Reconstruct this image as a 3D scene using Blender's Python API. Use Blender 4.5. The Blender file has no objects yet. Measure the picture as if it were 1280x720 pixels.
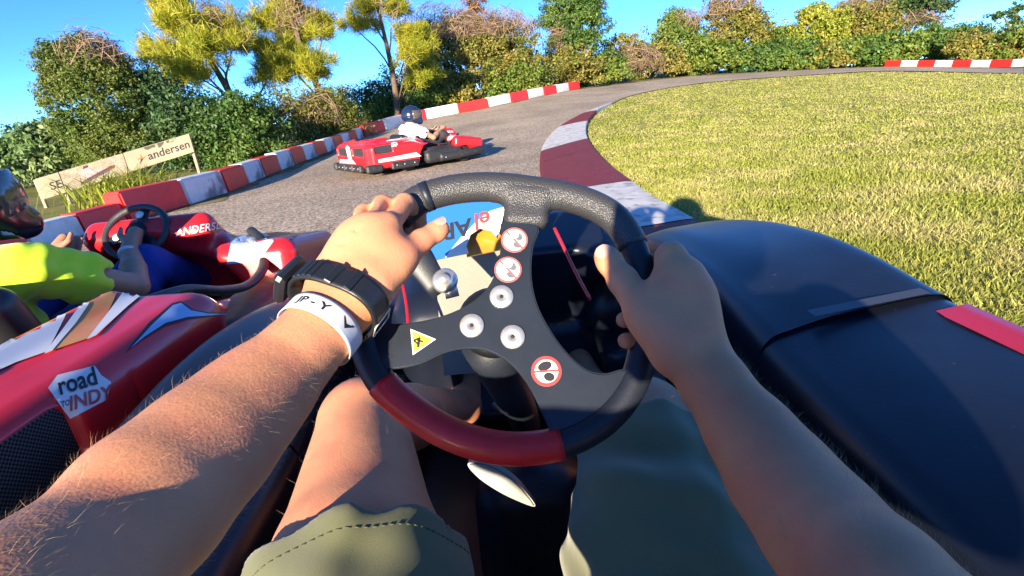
import bpy, bmesh, math, random
import numpy as np
from mathutils import Vector, Matrix, Euler
from mathutils.bvhtree import BVHTree

# ------------------------------------------------------------------ camera, sky, sun, exposure
CAM_H, FPX, PITCH, ROLL = 0.85, 640.0, math.radians(20.07), math.radians(5.8)
SUN_EL, SUN_AZ = math.radians(12.8), math.radians(18.7)      # azimuth = direction the shadows fall, right of +Y
SKY_STRENGTH, SUN_STRENGTH, EXPOSURE = 0.128, 3.8, 1.9
sc = bpy.context.scene
CP = np.array([0., 0., CAM_H])
cf = np.array([0, math.cos(PITCH), -math.sin(PITCH)])
cu0 = np.array([0, math.sin(PITCH), math.cos(PITCH)]); cr0 = np.array([1., 0, 0])
cr = cr0 * math.cos(ROLL) - cu0 * math.sin(ROLL); cu = cu0 * math.cos(ROLL) + cr0 * math.sin(ROLL)
cam = bpy.data.cameras.new('camera'); camo = bpy.data.objects.new('camera', cam); sc.collection.objects.link(camo)
cam.sensor_width = 36; cam.lens = 18.0; cam.clip_start = 0.02; cam.clip_end = 3000
M4 = Matrix(((cr[0], cu[0], -cf[0], 0), (cr[1], cu[1], -cf[1], 0), (cr[2], cu[2], -cf[2], CAM_H), (0, 0, 0, 1)))
camo.matrix_world = M4
sc.camera = camo
w = bpy.data.worlds.new('World'); sc.world = w; w.use_nodes = True
nt = w.node_tree; nt.nodes.clear()
sky = nt.nodes.new('ShaderNodeTexSky'); sky.sky_type = 'NISHITA'; sky.sun_disc = False
sky.sun_elevation = SUN_EL
sky.sun_rotation = math.pi + SUN_AZ; sky.air_density = 0.36; sky.dust_density = 0.0; sky.ozone_density = 4.5
hs = nt.nodes.new('ShaderNodeHueSaturation'); hs.inputs['Saturation'].default_value = 1.07; hs.inputs['Hue'].default_value = .502
bg = nt.nodes.new('ShaderNodeBackground'); bg.inputs[1].default_value = SKY_STRENGTH
wo = nt.nodes.new('ShaderNodeOutputWorld')
nt.links.new(sky.outputs[0], hs.inputs['Color']); nt.links.new(hs.outputs[0], bg.inputs[0]); nt.links.new(bg.outputs[0], wo.inputs[0])
sl = bpy.data.lights.new('sun', 'SUN'); sl.energy = SUN_STRENGTH; sl.angle = math.radians(0.6); sl.color = (1, 0.86, 0.64)
so = bpy.data.objects.new('sun', sl); sc.collection.objects.link(so)
sdir = Vector((math.sin(SUN_AZ) * math.cos(SUN_EL), math.cos(SUN_AZ) * math.cos(SUN_EL), -math.sin(SUN_EL)))
so.rotation_euler = sdir.to_track_quat('-Z', 'Y').to_euler()
vs = sc.view_settings; vs.view_transform = 'Standard'; vs.look = 'None'; vs.gamma = 1.0; vs.use_curve_mapping = False
vs.exposure = EXPOSURE
sc.render.engine = 'CYCLES'
sc.cycles.max_bounces = 6; sc.cycles.diffuse_bounces = 3; sc.cycles.transparent_max_bounces = 8
sc.cycles.use_denoising = True

rng = np.random.default_rng(7); random.seed(7)

# ------------------------------------------------------------------ where a sight line of the photograph meets the place
def ray(x, y): return cf + cr * (x - 640) / FPX - cu * (y - 360) / FPX
def D(x, y, d): return CP + ray(x, y) * d
def Zp(x, y, z):
    v = ray(x, y); return CP + v * (z - CAM_H) / v[2]
def Xp(x, y, x0):
    v = ray(x, y); return CP + v * x0 / v[0]
KA = np.radians([-90, -35, -17, -5, 5, 24, 37, 44, 60, 110])
KV = np.array([0, 0, .008, .042, .056, .032, .012, -.008, -.005, 0])
KT = np.radians(np.arange(-90, 110, .5)); _g = np.exp(-.5 * (np.arange(-20, 21) * .5 / 3.0) ** 2)
KS = np.convolve(np.pad(np.interp(KT, KA, KV), 20, mode='edge'), _g / _g.sum(), 'valid')
def terrain(x, y):
    x = np.asarray(x, float); y = np.asarray(y, float)
    a = np.arctan2(x, np.maximum(y, .01)); rr = np.hypot(x, y)
    k = np.interp(a, KT, KS)
    q = np.clip(rr - 7, 0, None); q = np.where(q < 6, q * q / 12, q - 3); q = np.minimum(q, 50)
    return k * q * (y > 0)
def G(x, y, far=120.):
    v = ray(x, y); t = np.arange(1.0, far, .05); p = CP + v[None] * t[:, None]
    below = p[:, 2] < terrain(p[:, 0], p[:, 1])
    i = np.argmax(below) if below.any() else len(t) - 1
    q = p[i].copy(); q[2] = terrain(q[0], q[1]); return q

# ------------------------------------------------------------------ objects
COL = sc.collection
def new_obj(name, me, parent=None):
    o = bpy.data.objects.new(name, me); COL.objects.link(o)
    if parent is not None: o.parent = parent
    return o
def tag(o, label=None, cat=None, group=None, kind=None):
    if label: o['label'] = label
    if cat: o['category'] = cat
    if group: o['group'] = group
    if kind: o['kind'] = kind
    return o
def thing(name, label, cat, loc=(0, 0, 0), rotz=0, group=None):
    o = new_obj(name, None); o.location = loc; o.rotation_euler = (0, 0, rotz); o.empty_display_size = .1
    return tag(o, label, cat, group)
def mesh(name, V, Fc, mats, parent=None, smooth=True, mi=None, off=None):
    V = np.asarray(V, float)
    if off is not None: V = V - np.asarray(off)
    me = bpy.data.meshes.new(name)
    if isinstance(Fc, np.ndarray) and Fc.ndim == 2:
        n, k = Fc.shape
        me.vertices.add(len(V)); me.vertices.foreach_set('co', V.astype(np.float32).ravel())
        me.loops.add(n * k); me.loops.foreach_set('vertex_index', Fc.astype(np.int32).ravel())
        me.polygons.add(n); me.polygons.foreach_set('loop_start', np.arange(0, n * k, k, dtype=np.int32))
        me.update(calc_edges=True)
    else:
        me.from_pydata([tuple(v) for v in V], [], [tuple(f) for f in Fc])
    if not isinstance(mats, (list, tuple)): mats = [mats]
    for m in mats: me.materials.append(m)
    if mi is not None: me.polygons.foreach_set('material_index', np.asarray(mi, np.int32))
    if smooth: me.polygons.foreach_set('use_smooth', np.ones(len(me.polygons), bool))
    me.update()
    return new_obj(name, me, parent)
def share(o, name, parent, loc=(0, 0, 0), rot=(0, 0, 0), scale=(1, 1, 1), mat=None):
    c = new_obj(name, o.data, parent); c.location = loc; c.rotation_euler = rot; c.scale = scale
    return c
def copy_tree(o, parent=None):
    c = o.copy(); COL.objects.link(c); c.parent = parent
    for ch in [k for k in bpy.data.objects if k.parent == o]: copy_tree(ch, c)
    return c

class MB:
    """collects shapes for one mesh"""
    def __init__(s): s.v = []; s.f = []; s.m = []; s.n = 0
    def add(s, V, Fc, m=0):
        s.v.append(np.asarray(V, float).reshape(-1, 3)); s.f += [tuple(int(i) + s.n for i in f) for f in Fc]; s.m += [m] * len(Fc); s.n += len(s.v[-1])
        return s
    def box(s, c, d, R=None, bev=0.0, m=0):
        hx, hy, hz = np.array(d) / 2; b = min(bev, hx * .9, hy * .9, hz * .9)
        if b <= 0:
            V = np.array([(x, y, z) for z in (-hz, hz) for y in (-hy, hy) for x in (-hx, hx)])
            Fc = [(0, 2, 3, 1), (4, 5, 7, 6), (0, 1, 5, 4), (2, 6, 7, 3), (0, 4, 6, 2), (1, 3, 7, 5)]
        else:
            V = []; idx = {}
            for sx in (-1, 1):
                for sy in (-1, 1):
                    for sz in (-1, 1):
                        for ax in range(3):
                            p = np.array([sx * (hx - b), sy * (hy - b), sz * (hz - b)]); p[ax] = (sx * hx, sy * hy, sz * hz)[ax]
                            idx[(sx, sy, sz, ax)] = len(V); V.append(p)
            Fc = []
            for ax in range(3):
                for sg in (-1, 1):
                    q = []
                    for a, b2 in ((-1, -1), (1, -1), (1, 1), (-1, 1)):
                        k = [0, 0, 0]; k[ax] = sg; k[(ax + 1) % 3] = a; k[(ax + 2) % 3] = b2; q.append(idx[(*k, ax)])
                    Fc.append(q if sg > 0 else q[::-1])
            for ax in range(3):
                o1, o2 = (ax + 1) % 3, (ax + 2) % 3
                for a in (-1, 1):
                    for b2 in (-1, 1):
                        k0 = [0, 0, 0]; k0[ax] = -1; k0[o1] = a; k0[o2] = b2; k1 = list(k0); k1[ax] = 1
                        Fc.append([idx[(*k0, o1)], idx[(*k1, o1)], idx[(*k1, o2)], idx[(*k0, o2)]])
            for sx in (-1, 1):
                for sy in (-1, 1):
                    for sz in (-1, 1): Fc.append([idx[(sx, sy, sz, 0)], idx[(sx, sy, sz, 1)], idx[(sx, sy, sz, 2)]])
            V = np.array(V)
        if R is not None: V = V @ np.asarray(R).T
        return s.add(V + np.asarray(c), Fc, m)
    def tube(s, pts, r, n=10, closed=False, caps=True, m=0, up=None, flat=1.0):
        pts = np.asarray(pts, float); k = len(pts); rr = np.broadcast_to(np.asarray(r, float), (k,))
        if closed: tg = np.roll(pts, -1, 0) - np.roll(pts, 1, 0)
        else: tg = np.gradient(pts, axis=0)
        tg /= np.linalg.norm(tg, axis=1)[:, None] + 1e-12
        a = np.array([0, 0, 1.]) if up is None else np.asarray(up, float)
        if up is None and abs(tg[0] @ a) > .9: a = np.array([1., 0, 0])
        V = []
        for i in range(k):
            if up is not None: a = np.asarray(up, float)
            x = a - tg[i] * (a @ tg[i]); x /= np.linalg.norm(x) + 1e-12; y = np.cross(tg[i], x); a = x
            th = np.arange(n) * 2 * math.pi / n
            V.append(pts[i] + rr[i] * (np.cos(th)[:, None] * x * flat + np.sin(th)[:, None] * y))
        V = np.concatenate(V); Fc = []
        for i in range(k if closed else k - 1):
            j = (i + 1) % k
            for t in range(n):
                t2 = (t + 1) % n; Fc.append((i * n + t, i * n + t2, j * n + t2, j * n + t))
        if caps and not closed: Fc.append(tuple(range(n))[::-1]); Fc.append(tuple((k - 1) * n + t for t in range(n)))
        return s.add(V, Fc, m)
    def lathe(s, prof, c=(0, 0, 0), axis=(0, 0, 1), n=24, m=0):
        prof = np.asarray(prof, float); z = np.asarray(axis, float); z = z / np.linalg.norm(z)
        a = np.array([1., 0, 0]) if abs(z[0]) < .9 else np.array([0, 1., 0])
        x = a - z * (a @ z); x /= np.linalg.norm(x); y = np.cross(z, x); k = len(prof)
        th = np.arange(n) * 2 * math.pi / n
        V = (prof[:, 0][:, None, None] * (np.cos(th)[None, :, None] * x + np.sin(th)[None, :, None] * y) + prof[:, 1][:, None, None] * z).reshape(-1, 3) + np.asarray(c)
        Fc = [(i * n + t, i * n + (t + 1) % n, (i + 1) * n + (t + 1) % n, (i + 1) * n + t) for i in range(k - 1) for t in range(n)]
        if prof[0, 0] > 1e-6: Fc.append(tuple(range(n))[::-1])
        if prof[-1, 0] > 1e-6: Fc.append(tuple((k - 1) * n + t for t in range(n)))
        return s.add(V, Fc, m)
    def grid(s, P, m=0, wrap=False):
        P = np.asarray(P, float); a, b = P.shape[:2]
        Fc = [(i * b + j, i * b + (j + 1) % b, (i + 1) * b + (j + 1) % b, (i + 1) * b + j) for i in range(a - 1) for j in range(b if wrap else b - 1)]
        return s.add(P.reshape(-1, 3), Fc, m)
    def build(s, name, mats, parent=None, smooth=True, off=None):
        return mesh(name, np.concatenate(s.v), s.f, mats, parent, smooth, s.m, off)
def spline(pts, n, closed=False):
    """Catmull-Rom through pts, n samples"""
    p = np.asarray(pts, float); k = len(p); seg = k if closed else k - 1
    t = np.linspace(0, seg, n, endpoint=not closed); i = np.minimum(t.astype(int), seg - 1); u = (t - i)[:, None]
    g = (lambda j: p[j % k]) if closed else (lambda j: np.where(((j >= 0) & (j < k))[:, None], p[np.clip(j, 0, k - 1)], np.where((j < 0)[:, None], 2 * p[0] - p[1], 2 * p[-1] - p[-2])))
    a, b, c, d = g(i - 1), g(i), g(i + 1), g(i + 2)
    return .5 * (2 * b + (c - a) * u + (2 * a - 5 * b + 4 * c - d) * u * u + (3 * b - a - 3 * c + d) * u ** 3)

# ------------------------------------------------------------------ organic solids: rounded shapes melted together, skinned
class Blob:
    def __init__(s, lo, hi, h):
        s.lo = np.asarray(lo, float); s.h = h; s.n = np.ceil((np.asarray(hi) - s.lo) / h).astype(int) + 1
        s.f = np.full(s.n, .5, np.float32)
    def _win(s, lo, hi, k):
        mg = 3 * s.h + k
        a = np.clip(np.floor((np.asarray(lo) - mg - s.lo) / s.h).astype(int), 0, s.n); b = np.clip(np.ceil((np.asarray(hi) + mg - s.lo) / s.h).astype(int) + 1, 0, s.n)
        if (b <= a).any(): return None, None
        ax = [(s.lo[i] + np.arange(a[i], b[i]) * s.h).astype(np.float32) for i in range(3)]
        X, Y, Z = np.meshgrid(*ax, indexing='ij')
        return (slice(a[0], b[0]), slice(a[1], b[1]), slice(a[2], b[2])), (X, Y, Z)
    def _mix(s, w, d, k, op):
        f = s.f[w]
        if op == 'sub':
            d = -d
            if k > 0:
                hh = np.clip(.5 - .5 * (d - f) / k * -1, 0, 1) if False else np.clip(.5 + .5 * (d - f) / k, 0, 1)
                s.f[w] = f + (d - f) * hh + k * hh * (1 - hh)
            else: s.f[w] = np.maximum(f, d)
        else:
            if k > 0:
                hh = np.clip(.5 + .5 * (f - d) / k, 0, 1)
                s.f[w] = f + (d - f) * hh - k * hh * (1 - hh)
            else: s.f[w] = np.minimum(f, d)
    def cone(s, a, b, ra, rb, k=.01, op='add', flat=None):
        """tapered capsule; flat=(axis, factor) squeezes it along a direction"""
        a = np.asarray(a, float); b = np.asarray(b, float); R = max(ra, rb) * (1 / flat[1] if flat and flat[1] < 1 else 1)
        w, c = s._win(np.minimum(a, b) - R, np.maximum(a, b) + R, k)
        if w is None: return s
        X, Y, Z = c; ab = b - a; L = ab @ ab + 1e-12
        t = np.clip(((X - a[0]) * ab[0] + (Y - a[1]) * ab[1] + (Z - a[2]) * ab[2]) / L, 0, 1)
        qx, qy, qz = X - a[0] - t * ab[0], Y - a[1] - t * ab[1], Z - a[2] - t * ab[2]
        if flat:
            n = np.asarray(flat[0], float); n = n / np.linalg.norm(n); g = (qx * n[0] + qy * n[1] + qz * n[2]) * (1 / flat[1] - 1)
            qx, qy, qz = qx + g * n[0], qy + g * n[1], qz + g * n[2]
            d = (np.sqrt(qx * qx + qy * qy + qz * qz) - (ra + (rb - ra) * t)) * min(1, flat[1] * 1.2)
        else: d = np.sqrt(qx * qx + qy * qy + qz * qz) - (ra + (rb - ra) * t)
        s._mix(w, d.astype(np.float32), k, op); return s
    def chain(s, pts, rad, k=.01, kj=None):
        for i in range(len(pts) - 1): s.cone(pts[i], pts[i + 1], rad[i], rad[i + 1], k if i == 0 else (kj or k * .4))
        return s
    def ell(s, c, r, R=None, k=.01, op='add'):
        c = np.asarray(c, float); r = np.asarray(r, float); m = r.max()
        w, q = s._win(c - m, c + m, k)
        if w is None: return s
        X, Y, Z = q[0] - c[0], q[1] - c[1], q[2] - c[2]
        if R is not None:
            R = np.asarray(R); X, Y, Z = (R[0, i] * X + R[1, i] * Y + R[2, i] * Z for i in range(3))
        k0 = np.sqrt((X / r[0]) ** 2 + (Y / r[1]) ** 2 + (Z / r[2]) ** 2); k1 = np.sqrt((X / r[0] ** 2) ** 2 + (Y / r[1] ** 2) ** 2 + (Z / r[2] ** 2) ** 2) + 1e-9
        s._mix(w, (k0 * (k0 - 1) / k1).astype(np.float32), k, op); return s
    def box(s, c, d, rnd=.01, R=None, k=.01, op='add'):
        c = np.asarray(c, float); hd = np.asarray(d, float) / 2; m = np.linalg.norm(hd) if R is not None else hd
        w, q = s._win(c - m, c + m, k)
        if w is None: return s
        X, Y, Z = q[0] - c[0], q[1] - c[1], q[2] - c[2]
        if R is not None:
            R = np.asarray(R); X, Y, Z = (R[0, i] * X + R[1, i] * Y + R[2, i] * Z for i in range(3))
        a, b, e = np.abs(X) - hd[0] + rnd, np.abs(Y) - hd[1] + rnd, np.abs(Z) - hd[2] + rnd
        dd = np.sqrt(np.maximum(a, 0) ** 2 + np.maximum(b, 0) ** 2 + np.maximum(e, 0) ** 2) + np.minimum(np.maximum(a, np.maximum(b, e)), 0) - rnd
        s._mix(w, dd.astype(np.float32), k, op); return s
    def field(s, fn, k=0, op='add', lo=None, hi=None):
        w, q = s._win(s.lo if lo is None else lo, s.lo + s.n * s.h if hi is None else hi, k)
        if w is None: return s
        s._mix(w, fn(*q).astype(np.float32), k, op); return s
    def skin(s, smooth=0):
        f = s.f; f[[0, -1]] = np.maximum(f[[0, -1]], .01); f[:, [0, -1]] = np.maximum(f[:, [0, -1]], .01); f[:, :, [0, -1]] = np.maximum(f[:, :, [0, -1]], .01)
        ins = f < 0
        cnt = np.zeros(np.array(f.shape) - 1, np.int8)
        for dx in (0, 1):
            for dy in (0, 1):
                for dz in (0, 1): cnt += ins[dx:f.shape[0] - 1 + dx, dy:f.shape[1] - 1 + dy, dz:f.shape[2] - 1 + dz]
        act = np.argwhere((cnt > 0) & (cnt < 8)); ids = np.full(cnt.shape, -1, np.int32); ids[tuple(act.T)] = np.arange(len(act))
        P = np.zeros((len(act), 3)); N = np.zeros(len(act))
        cs = [(x, y, z) for x in (0, 1) for y in (0, 1) for z in (0, 1)]
        val = {c: f[act[:, 0] + c[0], act[:, 1] + c[1], act[:, 2] + c[2]] for c in cs}
        for c in cs:
            for ax in range(3):
                if c[ax] == 0:
                    e = list(c); e[ax] = 1; e = tuple(e); v0, v1 = val[c], val[e]; m = (v0 < 0) != (v1 < 0)
                    t = np.where(m, v0 / np.where(m, v0 - v1, 1), 0); q = np.tile(np.array(c, float), (len(act), 1)); q[:, ax] = t
                    P += q * m[:, None]; N += m
        P = (act + P / N[:, None]) * s.h + s.lo
        Q = []
        for ax in range(3):
            a, b = (ax + 1) % 3, (ax + 2) % 3; sl0 = [slice(None)] * 3; sl1 = [slice(None)] * 3; sl0[ax] = slice(0, -1); sl1[ax] = slice(1, None)
            i0, i1 = ins[tuple(sl0)], ins[tuple(sl1)]; e = np.argwhere(i0 != i1)
            e = e[(e[:, a] > 0) & (e[:, b] > 0) & (e[:, a] < f.shape[a] - 1) & (e[:, b] < f.shape[b] - 1)]
            flip = i0[tuple(e.T)]; c = []
            for da, db in ((0, 0), (-1, 0), (-1, -1), (0, -1)):
                g = e.copy(); g[:, a] += da; g[:, b] += db; c.append(ids[tuple(g.T)])
            q = np.stack(c, 1); q[~flip] = q[~flip][:, ::-1]; Q.append(q)
        Q = np.concatenate(Q); Q = Q[(Q >= 0).all(1)]
        for _ in range(smooth):
            A = np.zeros_like(P); n = np.zeros(len(P))
            for i in range(4):
                for j in (1, 3):
                    np.add.at(A, Q[:, i], P[Q[:, (i + j) % 4]]); np.add.at(n, Q[:, i], 1)
            P = P * .4 + .6 * A / np.maximum(n, 1)[:, None]
        return P, Q
def rot(ax, ang):
    return np.array(Matrix.Rotation(math.radians(ang), 3, ax))
def frame(z, x=None):
    z = np.asarray(z, float); z = z / np.linalg.norm(z); x = np.array([1., 0, 0]) if x is None else np.asarray(x, float)
    if abs(x @ z) > .99: x = np.array([0, 1., 0])
    x = x - z * (x @ z); x /= np.linalg.norm(x); return np.stack([x, np.cross(z, x), z], 1)

# ------------------------------------------------------------------ materials
MATS = {}
def mat(name, col, rough=.5, metal=0, var=0.0, vs_=30., bump=0.0, bs=200., bd=.01, spec=.5, coat=0., sss=0., sheen=0., col2=None, cs=8., crange=(.4, .6), trans=0., island=0.):
    if name in MATS: return MATS[name]
    m = bpy.data.materials.new(name); m.use_nodes = True; N = m.node_tree.nodes; L = m.node_tree.links; b = N['Principled BSDF']
    b.inputs['Roughness'].default_value = rough; b.inputs['Metallic'].default_value = metal
    b.inputs['Specular IOR Level'].default_value = spec; b.inputs['Coat Weight'].default_value = coat; b.inputs['Coat Roughness'].default_value = .12
    if sss: b.inputs['Subsurface Weight'].default_value = sss; b.inputs['Subsurface Radius'].default_value = (1, .35, .2); b.inputs['Subsurface Scale'].default_value = .006
    if sheen: b.inputs['Sheen Weight'].default_value = sheen
    tc = N.new('ShaderNodeTexCoord')
    out = None
    rgb = N.new('ShaderNodeRGB'); rgb.outputs[0].default_value = (*col, 1); out = rgb.outputs[0]
    if col2 is not None:
        n = N.new('ShaderNodeTexNoise'); n.inputs['Scale'].default_value = cs; n.inputs['Detail'].default_value = 4; L.new(tc.outputs['Object'], n.inputs['Vector'])
        r = N.new('ShaderNodeMapRange'); r.inputs[1].default_value, r.inputs[2].default_value = crange; L.new(n.outputs[0], r.inputs[0])
        mx = N.new('ShaderNodeMix'); mx.data_type = 'RGBA'; L.new(r.outputs[0], mx.inputs[0]); L.new(out, mx.inputs[6]); mx.inputs[7].default_value = (*col2, 1); out = mx.outputs[2]
    if var or island:
        h = N.new('ShaderNodeHueSaturation'); L.new(out, h.inputs['Color']); out = h.outputs[0]
        val = None
        if var:
            n = N.new('ShaderNodeTexNoise'); n.inputs['Scale'].default_value = vs_; n.inputs['Detail'].default_value = 5; L.new(tc.outputs['Object'], n.inputs['Vector'])
            r = N.new('ShaderNodeMapRange'); r.inputs[1].default_value, r.inputs[2].default_value = .25, .75; r.inputs[3].default_value, r.inputs[4].default_value = 1 - var, 1 + var; L.new(n.outputs[0], r.inputs[0]); val = r.outputs[0]
        if island:
            g = N.new('ShaderNodeNewGeometry'); r = N.new('ShaderNodeMapRange'); r.inputs[3].default_value, r.inputs[4].default_value = 1 - island, 1 + island; L.new(g.outputs['Random Per Island'], r.inputs[0])
            if val is not None:
                mm = N.new('ShaderNodeMath'); mm.operation = 'MULTIPLY'; L.new(val, mm.inputs[0]); L.new(r.outputs[0], mm.inputs[1]); val = mm.outputs[0]
            else: val = r.outputs[0]
            r2 = N.new('ShaderNodeMapRange'); r2.inputs[3].default_value, r2.inputs[4].default_value = .5 - island * .05, .5 + island * .05
            m3 = N.new('ShaderNodeMath'); m3.operation = 'FRACT'; m4 = N.new('ShaderNodeMath'); m4.operation = 'MULTIPLY'; m4.inputs[1].default_value = 7.31
            L.new(g.outputs['Random Per Island'], m4.inputs[0]); L.new(m4.outputs[0], m3.inputs[0]); L.new(m3.outputs[0], r2.inputs[0]); L.new(r2.outputs[0], h.inputs['Hue'])
        L.new(val, h.inputs['Value'])
    L.new(out, b.inputs['Base Color'])
    if trans:
        tr = N.new('ShaderNodeBsdfTranslucent'); L.new(out, tr.inputs[0]); ms = N.new('ShaderNodeMixShader'); ms.inputs[0].default_value = trans
        L.new(b.outputs[0], ms.inputs[1]); L.new(tr.outputs[0], ms.inputs[2]); L.new(ms.outputs[0], N['Material Output'].inputs[0])
    if bump:
        n = N.new('ShaderNodeTexNoise'); n.inputs['Scale'].default_value = bs; n.inputs['Detail'].default_value = 3; L.new(tc.outputs['Object'], n.inputs['Vector'])
        bu = N.new('ShaderNodeBump'); bu.inputs['Strength'].default_value = bump; bu.inputs['Distance'].default_value = bd; L.new(n.outputs[0], bu.inputs['Height']); L.new(bu.outputs[0], b.inputs['Normal'])
    MATS[name] = m; return m
def nodes(m): return m.node_tree.nodes, m.node_tree.links, m.node_tree.nodes['Principled BSDF']

# ================================================================== THE SETTING
def inside(poly, x, y):
    poly = np.asarray(poly); r = np.zeros(len(x), bool); n = len(poly)
    for i in range(n):
        x0, y0 = poly[i]; x1, y1 = poly[(i + 1) % n]
        c = ((y0 > y) != (y1 > y)) & (x < (x1 - x0) * (y - y0) / (y1 - y0 + 1e-12) + x0); r ^= c
    return r
def lift(xy, dz): 
    xy = np.asarray(xy); rr = np.hypot(xy[..., 0], xy[..., 1])
    return np.concatenate([xy, (terrain(xy[..., 0], xy[..., 1]) + dz + rr * .0008)[..., None]], -1)

# kerb edges, measured where the photograph shows them
kin = [G(*p)[:2] for p in [(765, 131), (748, 140), (735, 155), (733, 167), (736, 179), (757, 207), (789, 234), (815, 255), (850, 276)]]
kin = np.array(kin); kin = np.vstack([kin, [(1.16, 2.4), (1.10, 1.2), (1.10, 0), (1.15, -1.5), (1.3, -4), (1.9, -8)]])
kout = [G(*p)[:2] for p in [(757, 132), (728, 143), (698, 160), (683, 176), (676, 190), (674, 207), (676, 228)]]
kout = np.array(kout); kout = np.vstack([kout, [(.36, 4.6), (.34, 3.4), (.32, 2.4), (.30, 1.2), (.30, 0), (.35, -1.5), (.5, -4), (1.1, -8)]])
grassedge = np.array([G(*p)[:2] for p in [(1279, 92), (1190, 90.5), (1100, 89.5), (1000, 95), (900, 102), (850, 108), (805, 116), (780, 123)]])
roadfar = np.array([G(*p)[:2] for p in [(1279, 86), (1190, 85), (1100, 84.5), (1000, 88.5), (900, 94), (850, 97), (790, 103)]])
barpath = np.array([G(*p)[:2] for p in [(150, 279), (200, 265), (260, 248), (330, 220), (395, 195), (450, 173), (520, 153), (600, 137), (660, 124), (722, 112)]])

# ground sheet to the horizon
m_ground = mat('ground_grass', (.19, .21, .045), .9, var=.35, vs_=1.5, col2=(.30, .24, .10), cs=.8, crange=(.42, .7), bump=.6, bs=60, spec=.1)
rad = np.concatenate([np.linspace(0, 20, 41), np.linspace(21, 70, 50), np.geomspace(75, 1500, 22)])
ang = np.radians(np.concatenate([np.arange(-60, 60, 1.0), np.arange(60, 300, 6.0)]))
P = np.stack([rad[:, None] * np.sin(ang), rad[:, None] * np.cos(ang)], -1)
P = np.concatenate([P, terrain(P[..., 0], P[..., 1])[..., None] - .012], -1)
tag(MB().grid(P, wrap=True).build('ground', m_ground), kind='structure')

# track: coarse pale asphalt
m_track = mat('asphalt', (.17, .148, .118), .85, spec=.25)
N_, L_, B_ = nodes(m_track)
tc = N_.new('ShaderNodeTexCoord'); vo = N_.new('ShaderNodeTexVoronoi'); vo.inputs['Scale'].default_value = 62; L_.new(tc.outputs['Object'], vo.inputs['Vector'])
cr_ = N_.new('ShaderNodeValToRGB'); e = cr_.color_ramp.elements; e[0].color = (.07, .054, .038, 1); e[1].color = (.86, .68, .47, 1); e[1].position = .95
q = e.new(.32); q.color = (.30, .235, .165, 1); q = e.new(.6); q.color = (.48, .38, .27, 1)
L_.new(vo.outputs['Color'], cr_.inputs[0])
n2 = N_.new('ShaderNodeTexNoise'); n2.inputs['Scale'].default_value = .55; n2.inputs['Detail'].default_value = 6; L_.new(tc.outputs['Object'], n2.inputs['Vector'])
mr = N_.new('ShaderNodeMapRange'); mr.inputs[1].default_value, mr.inputs[2].default_value, mr.inputs[3].default_value, mr.inputs[4].default_value = .3, .7, .74, 1.22; L_.new(n2.outputs[0], mr.inputs[0])
hv = N_.new('ShaderNodeHueSaturation'); L_.new(cr_.outputs[0], hv.inputs['Color']); L_.new(mr.outputs[0], hv.inputs['Value']); L_.new(hv.outputs[0], B_.inputs['Base Color'])
bp = N_.new('ShaderNodeBump'); bp.inputs['Strength'].default_value = .55; bp.inputs['Distance'].default_value = .008; L_.new(vo.outputs['Color'], bp.inputs['Height']); L_.new(bp.outputs[0], B_.inputs['Normal'])
left = np.vstack([[(-4.6, -9), (-4.5, -4), (-4.4, 0), (-4.3, 3.2)], barpath + np.array([.25, 0]), roadfar[::-1][1:-1], roadfar[:1]])
right = np.vstack([[(1.5, -9), (.75, -4), (.6, 0), (.6, 2.4)], (kin[:9][::-1] + kout[[7, 7, 6, 6, 5, 4, 3, 1, 0]]) / 2, grassedge[::-1]])
nl = 110; La, Ra = spline(left, nl), spline(right, nl)
def even(p, n):
    s = np.concatenate([[0], np.cumsum(np.linalg.norm(np.diff(p, axis=0), axis=1))]); t = np.linspace(0, s[-1], n)
    return np.stack([np.interp(t, s, p[:, i]) for i in range(p.shape[1])], 1)
La, Ra = even(La, nl), even(Ra, nl)
tt = np.linspace(0, 1, 26)[None, :, None]
tag(MB().grid(lift(La[:, None] * (1 - tt) + Ra[:, None] * tt, 0.0)).build('track', m_track), kind='structure')

# dry verge between track and barrier
m_verge = mat('dry_grass_verge', (.30, .235, .12), .95, var=.3, vs_=6, col2=(.13, .14, .04), cs=2.5, bump=.5, bs=90, spec=.05)
vp = spline(np.vstack([[(-4.5, -4), (-4.4, 0), (-4.35, 3.2)], barpath, roadfar[::-1][1:]]), 90)
tg = np.gradient(vp, axis=0); tg /= np.linalg.norm(tg, axis=1)[:, None]; nr = np.stack([tg[:, 1], -tg[:, 0]], 1)
wv = .34 + .1 * np.sin(np.arange(90) * 1.7) + .07 * np.sin(np.arange(90) * .63)
tag(MB().grid(np.stack([lift(vp - nr * .5, .002), lift(vp + nr * .1, .004), lift(vp + nr * wv[:, None], .004)], 1)).build('verge', m_verge), kind='structure')

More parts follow.
